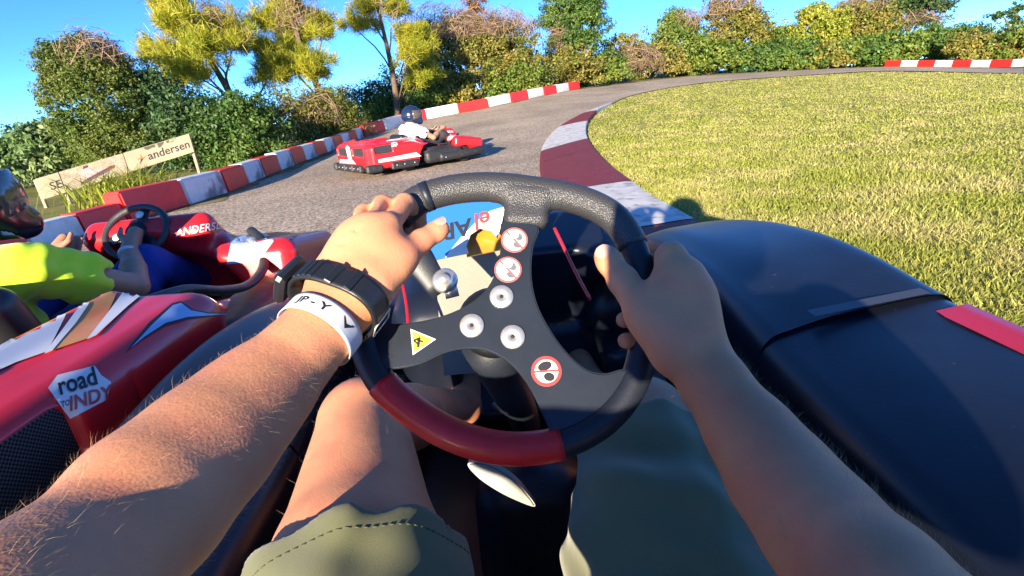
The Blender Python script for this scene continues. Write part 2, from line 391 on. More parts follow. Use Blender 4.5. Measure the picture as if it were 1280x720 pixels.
# kerb, painted in red and white sections, a real low step with a sloped front
def paint(name, c, scuff, cs_, cr__):
    m = mat(name, c, .6, var=.18, vs_=9, bump=.25, bs=70, spec=.35, col2=scuff, cs=cs_, crange=cr__); return m
m_kred, m_kwht = paint('kerb_red_paint', (.23, .030, .018), (.36, .22, .19), 34, (.66, .69)), paint('kerb_white_paint', (.68, .65, .60), (.36, .35, .34), 10, (.55, .66))
kerb = tag(new_obj('kerb', None), kind='structure')
ko, ki = spline(kout, 160), spline(kin, 160); ko, ki = even(ko, 300), even(ki, 300)
def knear(path, p): return int(np.argmin(np.linalg.norm(path - np.asarray(p), axis=1)))
cuts = [((757, 132), (765, 131)), ((730, 142), (742, 142)), ((697, 160), (735, 155)), ((675, 191), (734, 179)), ((675, 206), (747, 191)), ((748, 241), (790, 235))]
ci = [(knear(ko, G(*a)[:2]), knear(ki, G(*b)[:2])) for a, b in cuts]
lastw = [(.33, 3.0), (.31, 1.6), (.3, .2), (.32, -1.2), (.42, -2.8), (.7, -5), (1.05, -7.9)]
ci += [(knear(ko, p), knear(ki, (p[0] + .85, p[1]))) for p in lastw]
kcol = [m_kwht, m_kred, m_kwht, m_kred, m_kred, m_kwht, m_kred, m_kwht, m_kred, m_kwht, m_kred, m_kwht]
for i in range(len(ci) - 1):
    (a0, b0), (a1, b1) = ci[i], ci[i + 1]
    k = 9; ta = np.linspace(a0 + .12, a1 - .12, k); tb = np.linspace(b0 + .12, b1 - .12, k)
    A = np.stack([np.interp(ta, np.arange(300), ko[:, j]) for j in (0, 1)], 1); Bq = np.stack([np.interp(tb, np.arange(300), ki[:, j]) for j in (0, 1)], 1)
    rows = [lift(A, -.02), lift(A + (Bq - A) * .01, .012)]
    for f_, hz in ((.06, .022), (.3, .04), (.6, .058), (.9, .07), (.985, .068)): rows.append(lift(A + (Bq - A) * f_, hz))
    rows += [lift(A + (Bq - A) * 1.0, .05), lift(Bq, -.03)]
    o = MB().grid(np.stack(rows, 1)).build('kerb_section', kcol[i], kerb, smooth=False)

# mown lawn: blades
m_blade = mat('grass_blade', (.36, .385, .065), .6, island=.28, trans=.35, spec=.3, col2=(.68, .56, .25), cs=1.6, crange=(.42, .82))
lawn = np.vstack([kin[::-1] + np.array([.02, 0]), grassedge[::-1], [(60, 60), (60, -8)]])
def blades(n, r0, r1, wid, hgt, a0=-5, a1=62):
    u = rng.random(n); rr = r0 * (r1 / r0) ** u; a = np.radians(rng.uniform(a0, a1, n)); x, y = rr * np.sin(a), rr * np.cos(a)
    k = inside(lawn, x, y); return x[k], y[k], rr[k]
x, y, rr = blades(520000, 1.25, 60, 0, 0)
n = len(x); base = np.stack([x, y, terrain(x, y) - .004], 1)
th = rng.uniform(0, 2 * math.pi, n); wid = (.0022 + rr * .00050) * rng.uniform(.6, 1.4, n); hh = (.014 + .028 * rng.random(n) ** 1.6) * (1 + rr * .004)
patch = np.sin(x * 2.1 + np.sin(y * 1.3) * 2) * np.sin(y * 1.7 + np.cos(x * .9) * 2); hh *= 1 + .25 * patch
sd = np.stack([np.cos(th), np.sin(th), np.zeros(n)], 1); ln = np.stack([rng.normal(0, .8, n), rng.normal(0, .8, n), np.ones(n)], 1)
ln /= np.linalg.norm(ln, axis=1)[:, None]
V = np.stack([base - sd * wid[:, None], base + sd * wid[:, None], base + ln * hh[:, None]], 1).reshape(-1, 3)
tag(mesh('grass', V, np.arange(3 * n).reshape(-1, 3), m_blade), 'short sunlit yellow green lawn inside the bend beside the kerb', 'grass', kind='stuff')

# low barriers of red and white blocks
m_bred = mat('barrier_red', (.78, .028, .022), .5, var=.15, vs_=5, col2=(.48, .035, .03), cs=4, crange=(.6, .85), bump=.12, bs=40, coat=.1)
m_bwht = mat('barrier_white', (.74, .74, .72), .55, var=.12, vs_=6, col2=(.20, .215, .23), cs=2.2, crange=(.50, .60), bump=.12, bs=40)
m_bwhtc = mat('barrier_white_clean', (.76, .75, .71), .55, var=.12, vs_=6, col2=(.5, .48, .44), cs=3.2, crange=(.5, .7), bump=.12, bs=40)
def blockmesh(L, W, Hh):
    b = bmesh.new(); bmesh.ops.create_cube(b, size=1)
    for v in b.verts:
        v.co.x *= L; v.co.y *= W * (1 if v.co.z < 0 else .78); v.co.z = (v.co.z + .5) * Hh
    bmesh.ops.bevel(b, geom=b.edges[:], offset=.022, segments=2, affect='EDGES')
    me = bpy.data.meshes.new('block'); b.to_mesh(me); b.free()
    for p in me.polygons: p.use_smooth = False
    return me
def barrier(label, path, L, W, Hh, start, wmat, group='low red and white track barriers'):
    p = even(spline(path, 200), 400); s = np.linalg.norm(np.diff(p, axis=0), axis=1).sum(); n = int(round(s / L)); q = even(p, n + 1)
    t = thing('track_barrier', label, 'barrier', lift(q[:1], -.0)[0], 0, group); o0 = np.array(t.location)
    meshes = {}
    for i in range(n):
        a, b = lift(q[i:i + 1], -.01)[0], lift(q[i + 1:i + 2], -.01)[0]; d = b - a; ln_ = np.linalg.norm(d)
        mt = m_bred if (i + start) % 2 == 0 else wmat
        key = mt.name
        if key not in meshes:
            me = blockmesh(1, W, Hh); me.materials.append(mt); meshes[key] = me
        o = new_obj('block', meshes[key], t); o.location = (a + b) / 2 - o0; jj = random.uniform(-.012, .012)
        o.rotation_euler = (random.uniform(-.01, .01), -math.atan2(d[2], math.hypot(d[0], d[1])), math.atan2(d[1], d[0]) + jj); o.scale = (ln_ - .012, 1, 1 + random.uniform(-.03, .03))
    return t
barrier('long low barrier of red and scuffed white blocks curving along the track edge', barpath[:6], .88, .30, .33, 0, m_bwht)
barrier('barrier of red and white blocks behind the kart ahead, below the tall bushes', barpath[5:] + np.array([.02, .1]), 1.45, .34, .40, 0, m_bwhtc)
p0, p1 = Zp(38, 312, .0)[:2], barpath[0]
d_ = (p1 - p0); barrier('short row of small red and white blocks beside the helmet of the driver in yellow', np.array([p0 - d_ * .6, p0, (p0 + p1) / 2, p1 - d_ * .02]), .50, .26, .22, 0, m_bwhtc)
def _az(px, r):
    v = ray(px, 165 - .102 * (px - 250)); v = v[:2] / np.linalg.norm(v[:2]); return v * r
farp = np.array([_az(1108, 49.5), _az(1160, 47.5), _az(1215, 45.5), _az(1279, 43.5), _az(1340, 42.5)])
barrier('distant straight red and white barrier at the far end of the lawn', farp, 1.2, .36, .42, 0, m_bwhtc)

# ------------------------------------------------------------------ vegetation
LEAF = {}
def leafmat(name, c, c2, tr=.3, isl=.38, cs=.9):
    return mat('leaf_' + name, c, .5, island=isl, trans=tr, spec=.35, col2=c2, cs=cs, crange=(.35, .65))
lm_oak = leafmat('deep_green', (0.065, 0.139, 0.032), (0.123, 0.198, 0.034))
lm_dark = leafmat('dark_green', (0.043, 0.099, 0.034), (0.087, 0.145, 0.040))
lm_olive = leafmat('olive', (0.174, 0.198, 0.034), (0.304, 0.251, 0.057))
lm_mid = leafmat('mid_green', (0.109, 0.185, 0.032), (0.203, 0.251, 0.040))
lm_yel = leafmat('yellow_green', (0.246, 0.304, 0.034), (0.392, 0.383, 0.052))
lm_pine = leafmat('pine_yellow', (0.319, 0.356, 0.029), (0.522, 0.475, 0.046), tr=.4)
lm_cedar = leafmat('cedar', (0.102, 0.165, 0.029), (0.189, 0.211, 0.040))
lm_rust = leafmat('rust_vine', (0.348, 0.165, 0.069), (0.246, 0.185, 0.057))
lm_pale = leafmat('pale_leaf', (0.102, 0.198, 0.057), (0.232, 0.304, 0.115))
m_bark = mat('bark', (.15, .105, .075), .9, var=.4, vs_=12, bump=.8, bs=30, spec=.1)
m_twig = mat('dry_twig', (.24, .165, .115), .9, var=.3, vs_=4, island=.35, spec=.1)

def shell(c, r, n, lump=.22, fill=.35, low=-.75):
    """points through an uneven ellipsoid, thicker near its skin"""
    d = rng.normal(size=(n * 2, 3)); d /= np.linalg.norm(d, axis=1)[:, None]; d = d[d[:, 2] > low][:n]
    ph = rng.uniform(0, 6.28, 6); s = np.zeros(len(d))
    for k, (fx, fy, fz) in enumerate(((3, 2, 2), (2, 4, 3), (5, 3, 4), (4, 6, 5), (8, 7, 6), (7, 9, 9))): s += np.sin(d[:, 0] * fx + ph[k]) * np.sin(d[:, 1] * fy + ph[k - 1]) * np.sin(d[:, 2] * fz + ph[k - 2] + 1) * (1.0 if k < 3 else .7)
    rad_ = (1 + lump * s) * (1 - fill * rng.random(len(d)) ** 1.8)
    out_ = rng.random(len(d)) < .09; rad_ = np.where(out_, rad_ * rng.uniform(1.0, 1.28, len(d)), rad_)
    return np.asarray(c) + d * rad_[:, None] * np.asarray(r), d
def leaves(pts, nrm, size, jit=.9, asp=.55, droop=.2):
    n = len(pts); sz = size * rng.uniform(.55, 1.45, n)
    nn = nrm + rng.normal(0, jit, (n, 3)); nn[:, 2] += .25; nn /= np.linalg.norm(nn, axis=1)[:, None] + 1e-9
    a = rng.normal(size=(n, 3)); a[:, 2] -= droop; a -= nn * (a * nn).sum(1)[:, None]; a /= np.linalg.norm(a, axis=1)[:, None] + 1e-9; b = np.cross(nn, a)
    a *= sz[:, None] * .5; b *= (sz * asp * .5)[:, None]; bend = nn * (sz * .12)[:, None]
    return np.stack([pts - a - bend, pts + b + a * .1, pts + a - bend, pts - b + a * .1], 1).reshape(-1, 3)
def quads(V): return np.arange(len(V)).reshape(-1, 4)
def clump_crown(lobes, nclump, per, clump_r, size, jit=.8, lump=.22, fill=.45, low=-.7):
    out = []; tot = sum(l[1][0] * l[1][2] for l in lobes)
    for c, r in lobes:
        k = max(4, int(nclump * r[0] * r[2] / tot)); cc, dd = shell(c, r, k, lump, fill, low)
        for q, d in zip(cc, dd):
            m = int(per * rng.uniform(.5, 1.5)); e = rng.normal(size=(m, 3)); e /= np.linalg.norm(e, axis=1)[:, None]
            rr = clump_r * rng.uniform(.6, 1.4); p = q + e * (rng.random(m) ** .45 * rr)[:, None] * np.array([1, 1, .75])
            out.append(leaves(p, e * .7 + d * .5, size, jit))
    return np.concatenate(out)
def twigs(c, r, n, length, wid, down=.3, lump=.2):
    p, d = shell(c, r, n, lump, .25, -.3); n = len(p)
    t = np.cross(d, rng.normal(size=(n, 3))); t[:, 2] -= down; t += d * rng.normal(0, .35, (n, 1)); t /= np.linalg.norm(t, axis=1)[:, None]
    s = np.cross(t, rng.normal(size=(n, 3))); s /= np.linalg.norm(s, axis=1)[:, None]; L = length * rng.uniform(.4, 1.5, n)[:, None]
    bow = d * L * .12
    a = p - t * L / 2; m_ = p + bow; b = p + t * L / 2; w_ = wid * rng.uniform(.6, 1.5, n)[:, None] * s
    V = np.stack([a - w_, a + w_, m_ + w_, m_ - w_, m_ - w_, m_ + w_, b + w_ * .4, b - w_ * .4], 1).reshape(-1, 3)
    return V
def trunk_mesh(base, top, r0, limbs, lean=0, name='trunk', parent=None, off=None):
    mb = MB(); b, t = np.asarray(base, float), np.asarray(top, float); k = 9; u = np.linspace(0, 1, k)[:, None]
    mid = b + (t - b) * u + np.stack([np.sin(u[:, 0] * 5 + b[0]) * .05, np.cos(u[:, 0] * 4 + b[1]) * .05, 0 * u[:, 0]], 1) * np.linalg.norm(t - b) * .35
    mb.tube(mid, r0 * (1.25 - u[:, 0]), 8)
    for q, rr in limbs:
        q = np.asarray(q, float); i = np.clip((q[2] - b[2]) / max(t[2] - b[2], .1) - .28, .12, .95); s0 = b + (t - b) * i; s0 = mid[int(i * (k - 1))]
        v = np.linspace(0, 1, 6)[:, None]; pp = s0 + (q - s0) * v; pp[:, 2] += np.sin(v[:, 0] * math.pi) * .12 * np.linalg.norm(q - s0) - .0; pp += rng.normal(0, .02 * np.linalg.norm(q - s0), pp.shape) * np.sin(v * math.pi)
        mb.tube(pp, rr * (1.1 - v[:, 0] * .85), 6)
    return mb.build(name, m_bark, parent, off=off)
def at_ground(px, r, py=None, top=None):
    """ground point r metres away in the direction of picture point (px, py); with top, also the height a tree there needs to reach that row"""
    v = ray(px, 165 - .102 * (px - 250) if py is None else py); v = v[:2] / np.linalg.norm(v[:2]); p = v * r
    b = np.array([p[0], p[1], float(terrain(*p))])
    if top is None: return b
    z = np.linspace(.2, 20, 800); q = b[None] + np.stack([0 * z, 0 * z, z], 1) - CP; yy = 360 - FPX * (q @ cu) / (q @ cf)
    return b, float(z[np.argmin(np.abs(yy - top))])
def tree(name, label, base, lobes, lm, nclump, per, clump_r, size, trunk=None, tw=None, group='trees behind the track barrier', cat='tree', lump=.3, fill=.45, crown='crown', low=-.7):
    """lobes: ((dx, dy, z), (rx, ry, rz)) relative to base"""
    base, hgt = base if isinstance(base, tuple) else (base, None)
    base = np.asarray(base, float); t = thing(name, label, cat, base, 0, group)
    if hgt:
        k_ = hgt / max(c[2] + r[2] * .95 for c, r in lobes); lobes = [(np.asarray(c) * k_, np.asarray(r) * k_) for c, r in lobes]; clump_r *= k_ ** .5
        tw = [(np.asarray(c) * k_, np.asarray(r) * k_, n_, l_, w_) for c, r, n_, l_, w_ in tw] if tw else None
    LB = [(np.asarray(c, float), np.asarray(r, float)) for c, r in lobes]
    V = clump_crown(LB, nclump, per, clump_r, size, lump=lump, fill=fill, low=low); V[:, 2] = np.maximum(V[:, 2], -.05)
    mesh(crown, V, quads(V), lm, t, smooth=False)
    top = max(LB, key=lambda l: l[0][2])[0]; r0 = trunk or .12
    lim = [(c + rng.normal(0, .3, 3) * r * .5, r0 * .5) for c, r in LB for _ in range(2)]
    trunk_mesh((0, 0, -.1), top, r0, lim, parent=t)
    if tw:
        VV = np.concatenate([twigs(np.asarray(c), np.asarray(r), n_, l_, w_) for c, r, n_, l_, w_ in tw])
        tag(mesh('twigs', VV, quads(VV), m_twig, t, smooth=False), kind='stuff')
    return t
def pine(label, base, spread, lean, ntuft, tw=None, z0=.35, lm=None):
    base, height = base
    t = thing('pine_tree', label, 'tree', base, 0, 'pines behind the barrier'); top = np.array([lean[0], lean[1], height]); V = []; lim = []
    ny = max(9, int(height * 1.6))
    for i in range(ny):
        f_ = z0 + (1 - z0) * (i + rng.random()) / ny; a = rng.uniform(0, 6.28) ; L = spread * (1.15 - f_) ** .6 * rng.uniform(.55, 1.1)
        s0 = top * f_; q = s0 + np.array([math.cos(a) * L, math.sin(a) * L, L * rng.uniform(.05, .45)]); lim.append((q, .035))
        for j in range(int(ntuft / ny)):
            u = rng.uniform(.45, 1.1); c = s0 + (q - s0) * u + rng.normal(0, .26, 3) * np.array([1, 1, .6]); n = int(rng.uniform(80, 140))
            d = rng.normal(size=(n, 3)); d[:, 2] += .55; d += (q - s0) / (np.linalg.norm(q - s0) + .01) * .5; d /= np.linalg.norm(d, axis=1)[:, None]; L2 = rng.uniform(.12, .30, n)[:, None]
            o = c + rng.normal(0, .09, (n, 3)); s = np.cross(d, rng.normal(size=(n, 3))); s /= np.linalg.norm(s, axis=1)[:, None]
            V.append(np.stack([o - s * .009, o + s * .009, o + d * L2 + s * .004, o + d * L2 - s * .004], 1).reshape(-1, 3))
    V = np.concatenate(V); mesh('crown', V, quads(V), lm or lm_pine, t, smooth=False)
    trunk_mesh((0, 0, -.1), top, .13, lim, parent=t)
    if tw:
        VV = np.concatenate([twigs(np.asarray(c), np.asarray(r), n_, l_, w_) for c, r, n_, l_, w_ in tw]); tag(mesh('dead_vines', VV, quads(VV), m_twig, t, smooth=False), kind='stuff')
    return t

E3 = lambda x, y, z, a, b, c: ((x, y, z), (a, b, c))
# from the picture's left edge to its right edge
tree('leafy_tree', 'pale leafy tree at the picture edge, behind the sign and the yellow shirt driver', at_ground(45, 17, 190, 155), [E3(0, 0, .9, 1.6, 1.3, .9), E3(.4, 0, 1.6, 1.0, .9, .6), E3(-1.6, 0, 1.0, 1.4, 1.2, .8)], lm_pale, 360, 34, .33, .12, .09)
tree('cedar_tree', 'tall dense dome shaped evergreen tree standing alone behind the sign', at_ground(126, 15.5, 125, 50), [E3(0, 0, 2.1, 1.35, 1.3, 1.75), E3(-.1, 0, 3.2, 1.1, 1.0, .95), E3(.1, 0, 1.0, 1.4, 1.2, 1.0)], lm_cedar, 900, 85, .24, .055, .14,
     tw=[((.3, -.1, 3.6), (.75, .7, .6), 420, .5, .006)], lump=.1, fill=.3)
tree('leafy_bush', 'dark glossy bush between the dense evergreen and the first pine', at_ground(222, 15, 150, 92), [E3(0, 0, 1.1, 1.1, 1.0, 1.15), E3(-.5, .2, 1.9, .6, .6, .8), E3(.7, 0, .9, 1.0, .9, 1.0)], lm_dark, 560, 48, .3, .085, .07, group='bushes behind the track barrier', cat='bush')
tree('leafy_bush', 'mid green broad leaved bush just right of the sign post', at_ground(292, 14, 172, 122), [E3(0, 0, .7, 1.1, .8, 1.0), E3(-.9, .1, .7, .9, .8, .8), E3(.3, .2, 1.3, .8, .7, .6)], lm_oak, 560, 48, .27, .08, .06, group='bushes behind the track barrier', cat='bush')
tree('leafy_bush', 'tangled olive bush under the pines, behind the red and white blocks', at_ground(378, 18.0, 165, 118), [E3(-.3, .2, .7, 1.2, 1.0, .9), E3(.5, 1.2, .8, 1.1, .8, .9)], lm_olive, 600, 46, .28, .075, .05, group='bushes behind the track barrier', cat='bush', tw=[((0, .3, .9), (1.3, 1.0, .9), 300, .6, .006)])
pine('yellow green pine with wide spread branches, nearest to the dense evergreen', at_ground(292, 18.5, 70, 4), 2.3, (-1.0, 0), 290, tw=[((-.6, 0, 3.2), (1.0, .8, 1.0), 300, .5, .006)])
pine('pine with a trunk draped in brown dead vines, second of the pines', at_ground(390, 20, 60, -25), 2.1, (-.5, 0), 290, tw=[((-.3, 0, 4.2), (.7, .6, 2.2), 900, .6, .006)])
pine('pine above the kart ahead with low bright yellow branches', at_ground(480, 24, 50, -25), 2.3, (.1, 0), 290, tw=[((.2, 0, 4.6), (.8, .7, 2.2), 900, .6, .007)], z0=.22)
tree('leafy_bush', 'shaded undergrowth bush right behind the helmet of the kart ahead', at_ground(455, 26, 150, 98), [E3(-.6, 0, .6, 1.5, 1.0, .8), E3(1.0, 0, .8, 1.3, 1.0, .9)], lm_oak, 560, 46, .3, .085, .05, group='bushes behind the track barrier', cat='bush')
tree('vine_covered_tree', 'broad mound of a tree smothered in olive vines with rusty brown top', at_ground(588, 29.5, 80, 22), [E3(0, 0, 1.7, 3.4, 2.2, 1.9), E3(-1.0, .3, 3.2, 2.2, 1.8, 1.3), E3(1.6, .2, 2.8, 2.0, 1.7, 1.3), E3(2.8, -.3, 1.2, 1.8, 1.4, 1.2), E3(-2.6, 0, 1.1, 1.4, 1.2, 1.1)], lm_olive, 1150, 56, .40, .12, .2,
     tw=[((-.6, 0, 3.7), (2.4, 1.8, 1.1), 1700, .8, .010), ((1.8, 0, 3.5), (1.9, 1.6, .9), 900, .8, .010)])
tree('vine_covered_tree', 'thin snag wrapped in brown twigs rising out of the vine covered mound', at_ground(594, 30.5, 10, -25), [E3(0, 0, 4.4, .45, .45, .9)], lm_rust, 60, 22, .25, .13, .09, tw=[((0, 0, 4.6), (.55, .55, 1.4), 500, .7, .010)])
tree('oak_tree', 'tall dark green tree with open branches beside the vine covered mound', at_ground(722, 34.5, 55, -18), [E3(0, 0, 3.6, 1.9, 1.8, 2.0), E3(-.9, 0, 5.4, 1.2, 1.2, 1.2), E3(.6, .3, 5.2, 1.5, 1.4, 1.3), E3(.4, 0, 1.5, 1.8, 1.6, 1.4), E3(-1.8, 0, 4.4, 1.0, .9, .6)], lm_oak, 760, 50, .38, .13, .2, lump=.3,
     tw=[((-1.6, -.8, 2.1), (.7, .6, 1.9), 620, 1.1, .011)])
tree('leafy_bush', 'bush of bare brown vines with a green cap, right of the tall dark tree', at_ground(780, 40, 75, 42), [E3(0, 0, 1.9, 1.3, 1.2, 1.0), E3(.8, 0, 1.1, 1.2, 1.0, .9)], lm_olive, 220, 30, .36, .17, .1, tw=[((.2, -.5, .9), (1.9, 1.2, 1.0), 900, 1.2, .011)], group='bushes behind the track barrier', cat='bush')
tree('leafy_tree', 'bright green rounded tree with a brownish tip beyond the road bend', at_ground(850, 46, 60, 14), [E3(0, 0, 1.9, 2.0, 1.7, 1.9), E3(-.5, 0, 3.5, 1.1, 1.0, 1.0), E3(-1.5, 0, 1.5, 1.2, 1.1, 1.3)], lm_mid, 480, 36, .42, .19, .15, tw=[((.4, -.2, 3.6), (1.0, .9, .8), 420, .9, .012)])
tree('leafy_tree', 'broad olive tree with thin brown crown where the road bends away', at_ground(918, 49, 50, -4), [E3(0, 0, 2.1, 2.6, 2.0, 2.2), E3(-.6, 0, 4.2, 1.7, 1.5, 1.1), E3(1.3, 0, 3.0, 1.5, 1.4, 1.4), E3(-2.0, 0, 1.2, 1.4, 1.2, 1.3)], lm_olive, 640, 36, .44, .19, .18, tw=[((-.5, 0, 4.4), (1.9, 1.6, 1.1), 1000, .9, .013)])
tree('leafy_tree', 'dense mid green tree between the olive tree and the yellow green one', at_ground(968, 51, 65, 34), [E3(0, 0, 1.7, 2.1, 1.8, 1.8), E3(.5, 0, 3.0, 1.3, 1.2, .9)], lm_mid, 420, 36, .44, .2, .15)
tree('leafy_tree', 'yellow green tree with a thin visible trunk at the far road', at_ground(1022, 52, 40, 4), [E3(0, 0, 3.2, 2.0, 1.8, 1.4), E3(-.4, 0, 4.4, 1.2, 1.1, .8), E3(1.6, 1, 2.0, 1.5, 1.3, 1.5)], lm_yel, 460, 36, .42, .2, .14)
tree('leafy_tree', 'dark olive tree behind the start of the distant barrier', at_ground(1078, 55, 50, 2), [E3(0, 0, 2.1, 2.5, 2.0, 2.1), E3(-.6, 0, 4.0, 1.8, 1.5, 1.2), E3(1.5, 0, 3.3, 1.4, 1.3, 1.5)], lm_olive, 560, 36, .46, .21, .16, tw=[((-1.0, 0, 4.6), (1.8, 1.5, .8), 500, .9, .013)])
tree('umbrella_tree', 'wide flat topped tree with bare pale limbs above the distant barrier', at_ground(1140, 62, 25, -12), [E3(-.6, 0, 6.0, 3.0, 2.2, .8), E3(1.8, 0, 5.2, 2.0, 1.6, .6), E3(-2.4, 0, 5.2, 1.8, 1.5, .7), E3(1.0, 0, 4.0, 1.5, 1.2, .5)], lm_dark, 380, 30, .46, .22, .22, tw=[((.3, 0, 3.8), (2.4, 1.8, 1.4), 500, 1.4, .016)])
tree('leafy_bush', 'low bright green thicket behind the distant barrier, under the flat topped tree', at_ground(1150, 55, 60, 36), [E3(0, 0, 1.3, 2.6, 1.8, 1.4), E3(2.8, 0, 1.3, 2.4, 1.8, 1.3)], lm_oak, 420, 36, .46, .2, .1, group='bushes behind the track barrier', cat='bush')
tree('leafy_bush', 'sunlit olive thicket behind the right end of the distant barrier', at_ground(1235, 51, 62, 38), [E3(0, 0, 1.2, 2.8, 1.8, 1.3), E3(3.0, 0, 1.3, 2.6, 1.8, 1.3), E3(-1.6, 1, 1.9, 1.5, 1.4, 1.3)], lm_olive, 480, 36, .46, .2, .1, group='bushes behind the track barrier', cat='bush')
tree('leafy_bush', 'green thicket at the picture edge behind the distant barrier', at_ground(1275, 52, 60, 30), [E3(0, 0, 1.4, 2.8, 1.8, 1.7), E3(3.5, 0, 1.4, 2.6, 1.8, 1.5)], lm_mid, 380, 36, .48, .21, .1, group='bushes behind the track barrier', cat='bush')
tree('bare_tree', 'sparse crooked tree with few leaves at the far corner of the lawn', at_ground(1262, 56, 30, 4), [E3(-1.0, 0, 4.9, 1.2, .8, .35), E3(.6, 0, 5.6, .8, .7, .4), E3(.8, 0, 4.2, .7, .6, .4)], lm_dark, 60, 22, .36, .2, .17)
# hedge line filling low gaps along the fence line, each bush its own
for px_, r_, py_, top_, m_, lab in ((640, 28, 105, 84, lm_mid, 'low sunlit bush at the foot of the vine covered mound'), (690, 31.5, 92, 66, lm_olive, 'low dry bush beside the end of the red and white blocks'), (815, 42, 80, 60, lm_olive, 'low scrub bush left of the rounded bright green tree'), (885, 46, 75, 52, lm_mid, 'low green bush between the rounded tree and the olive tree'), (1000, 50, 68, 52, lm_oak, 'low dark bush at the foot of the yellow green tree'), (1050, 51.5, 65, 50, lm_mid, 'low green bush where the distant barrier begins'), (862, 46, 84, 70, lm_olive, 'low bush under the rounded bright green tree'), (945, 48, 76, 58, lm_oak, 'low dark bush under the broad olive tree'), (985, 50, 72, 54, lm_mid, 'low bush left of the thin trunk of the yellow green tree'), (1035, 50.5, 70, 56, lm_olive, 'low scrub right of the thin trunk of the yellow green tree'), (1085, 52, 68, 50, lm_oak, 'low bush just behind the start of the distant barrier'), (1115, 53, 66, 48, lm_mid, 'low bush behind the first blocks of the distant barrier'), (745, 34, 90, 74, lm_mid, 'low bush at the foot of the tall dark tree'), (545, 27.5, 125, 96, lm_olive, 'low leafy bush behind the white blocks right of the kart ahead'), (505, 26.5, 135, 106, lm_mid, 'fresh green low bush above the kart ahead front wheel')):
    tree('leafy_bush', lab, at_ground(px_, r_, py_, top_), [E3(0, 0, .7, 1.6, 1.0, .85), E3(.9, .3, .8, 1.1, .9, .75)], m_, 260, 30, .32, .006 * r_ * .75 + .02, .05, group='bushes behind the track barrier', cat='bush')
# grass tuft by the sign
for k, (px_, lab) in enumerate(((120, 'tuft of long yellow grass under the kart picture of the sign'), (148, 'tuft of long green grass under the middle of the sign'), (215, 'low weeds under the sign, behind the barrier blocks'))):
    b = at_ground(px_, 8.6 + k * .5); t = thing('grass_tuft', lab, 'grass', b, 0, 'grass tufts below the sign'); n = 260
    a = rng.uniform(0, 6.28, n); o = np.stack([rng.normal(0, .28, n), rng.normal(0, .2, n), np.zeros(n)], 1); L = rng.uniform(.25, .62, n)[:, None] * (.6 if k == 2 else 1)
    d = np.stack([np.cos(a) * .5, np.sin(a) * .5, np.ones(n)], 1); s = np.stack([-np.sin(a), np.cos(a), 0 * a], 1) * .008; e_ = o + d * L * .6; tip = o + d * L + np.stack([np.cos(a), np.sin(a), -.8 + 0 * a], 1) * .12
    V = np.stack([o - s, o + s, e_ + s, e_ - s, e_ - s, e_ + s, tip + s * .2, tip - s * .2], 1).reshape(-1, 3)
    tag(mesh('blades', V, quads(V), lm_yel if k < 2 else lm_mid, t, smooth=False), kind='stuff')

# ================================================================== THE KART THE PICTURE IS TAKEN FROM, AND ITS DRIVER
m_rubber = mat('grip_rubber', (.042, .042, .045), .42, spec=.5)
N_, L_, B_ = nodes(m_rubber)
tc = N_.new('ShaderNodeTexCoord'); vo = N_.new('ShaderNodeTexVoronoi'); vo.inputs['Scale'].default_value = 620; L_.new(tc.outputs['Object'], vo.inputs['Vector'])
bp = N_.new('ShaderNodeBump'); bp.inputs['Strength'].default_value = .5; bp.inputs['Distance'].default_value = .0012; L_.new(vo.outputs['Distance'], bp.inputs['Height']); L_.new(bp.outputs[0], B_.inputs['Normal'])
m_navy = mat('wheel_navy_rubber', (.012, .016, .026), .45, var=.2, vs_=60, bump=.04, bs=400)
m_redgrip = mat('red_grip', (.66, .016, .020), .42, var=.15, vs_=50, bump=.05, bs=300, coat=.1)
m_plate = mat('wheel_plate', (.022, .028, .040), .32, metal=.3, var=.2, vs_=25, bump=.012, bs=150)
m_steel = mat('bolt_steel', (.66, .64, .60), .38, metal=.75, var=.12, vs_=200)
m_dark = mat('socket_shade', (.012, .012, .013), .6)
m_white = mat('sticker_white', (.70, .68, .66), .4, var=.06, vs_=80)
m_sred = mat('sticker_red', (.55, .05, .05), .4)
m_spink = mat('sticker_faded_red', (.62, .10, .09), .4)
m_sblk = mat('sticker_black', (.02, .02, .025), .4)
m_sgrey = mat('sticker_grey', (.13, .13, .15), .4)
m_syel = mat('sticker_yellow', (.72, .52, .03), .4)
m_sblue = mat('sticker_blue', (.02, .14, .55), .35, coat=.2)
m_black = mat('black_plastic', (.009, .012, .022), .33, var=.25, vs_=14, bump=.02, bs=180, coat=.0, spec=.45, col2=(.05, .055, .065), cs=70, crange=(.71, .76))
m_taupe = mat('taupe_plastic', (.20, .165, .125), .55, var=.1, vs_=12, bump=.05, bs=120)
m_amber = mat('amber_plastic', (.60, .22, .02), .25, coat=.4, var=.2, vs_=40)
m_tray = mat('floor_tray', (.02, .02, .022), .5, metal=.3, var=.3, vs_=10)
m_tank = mat('fuel_tank_plastic', (.62, .60, .55), .4, var=.08, vs_=20)
m_redp = mat('red_plastic', (.52, .012, .02), .32, var=.12, vs_=10, bump=.03, bs=120, coat=.25)
m_seat = mat('seat_fibre', (.02, .02, .022), .4, var=.2, vs_=20)
m_frame = mat('frame_tube_black', (.02, .02, .022), .35, metal=.5)

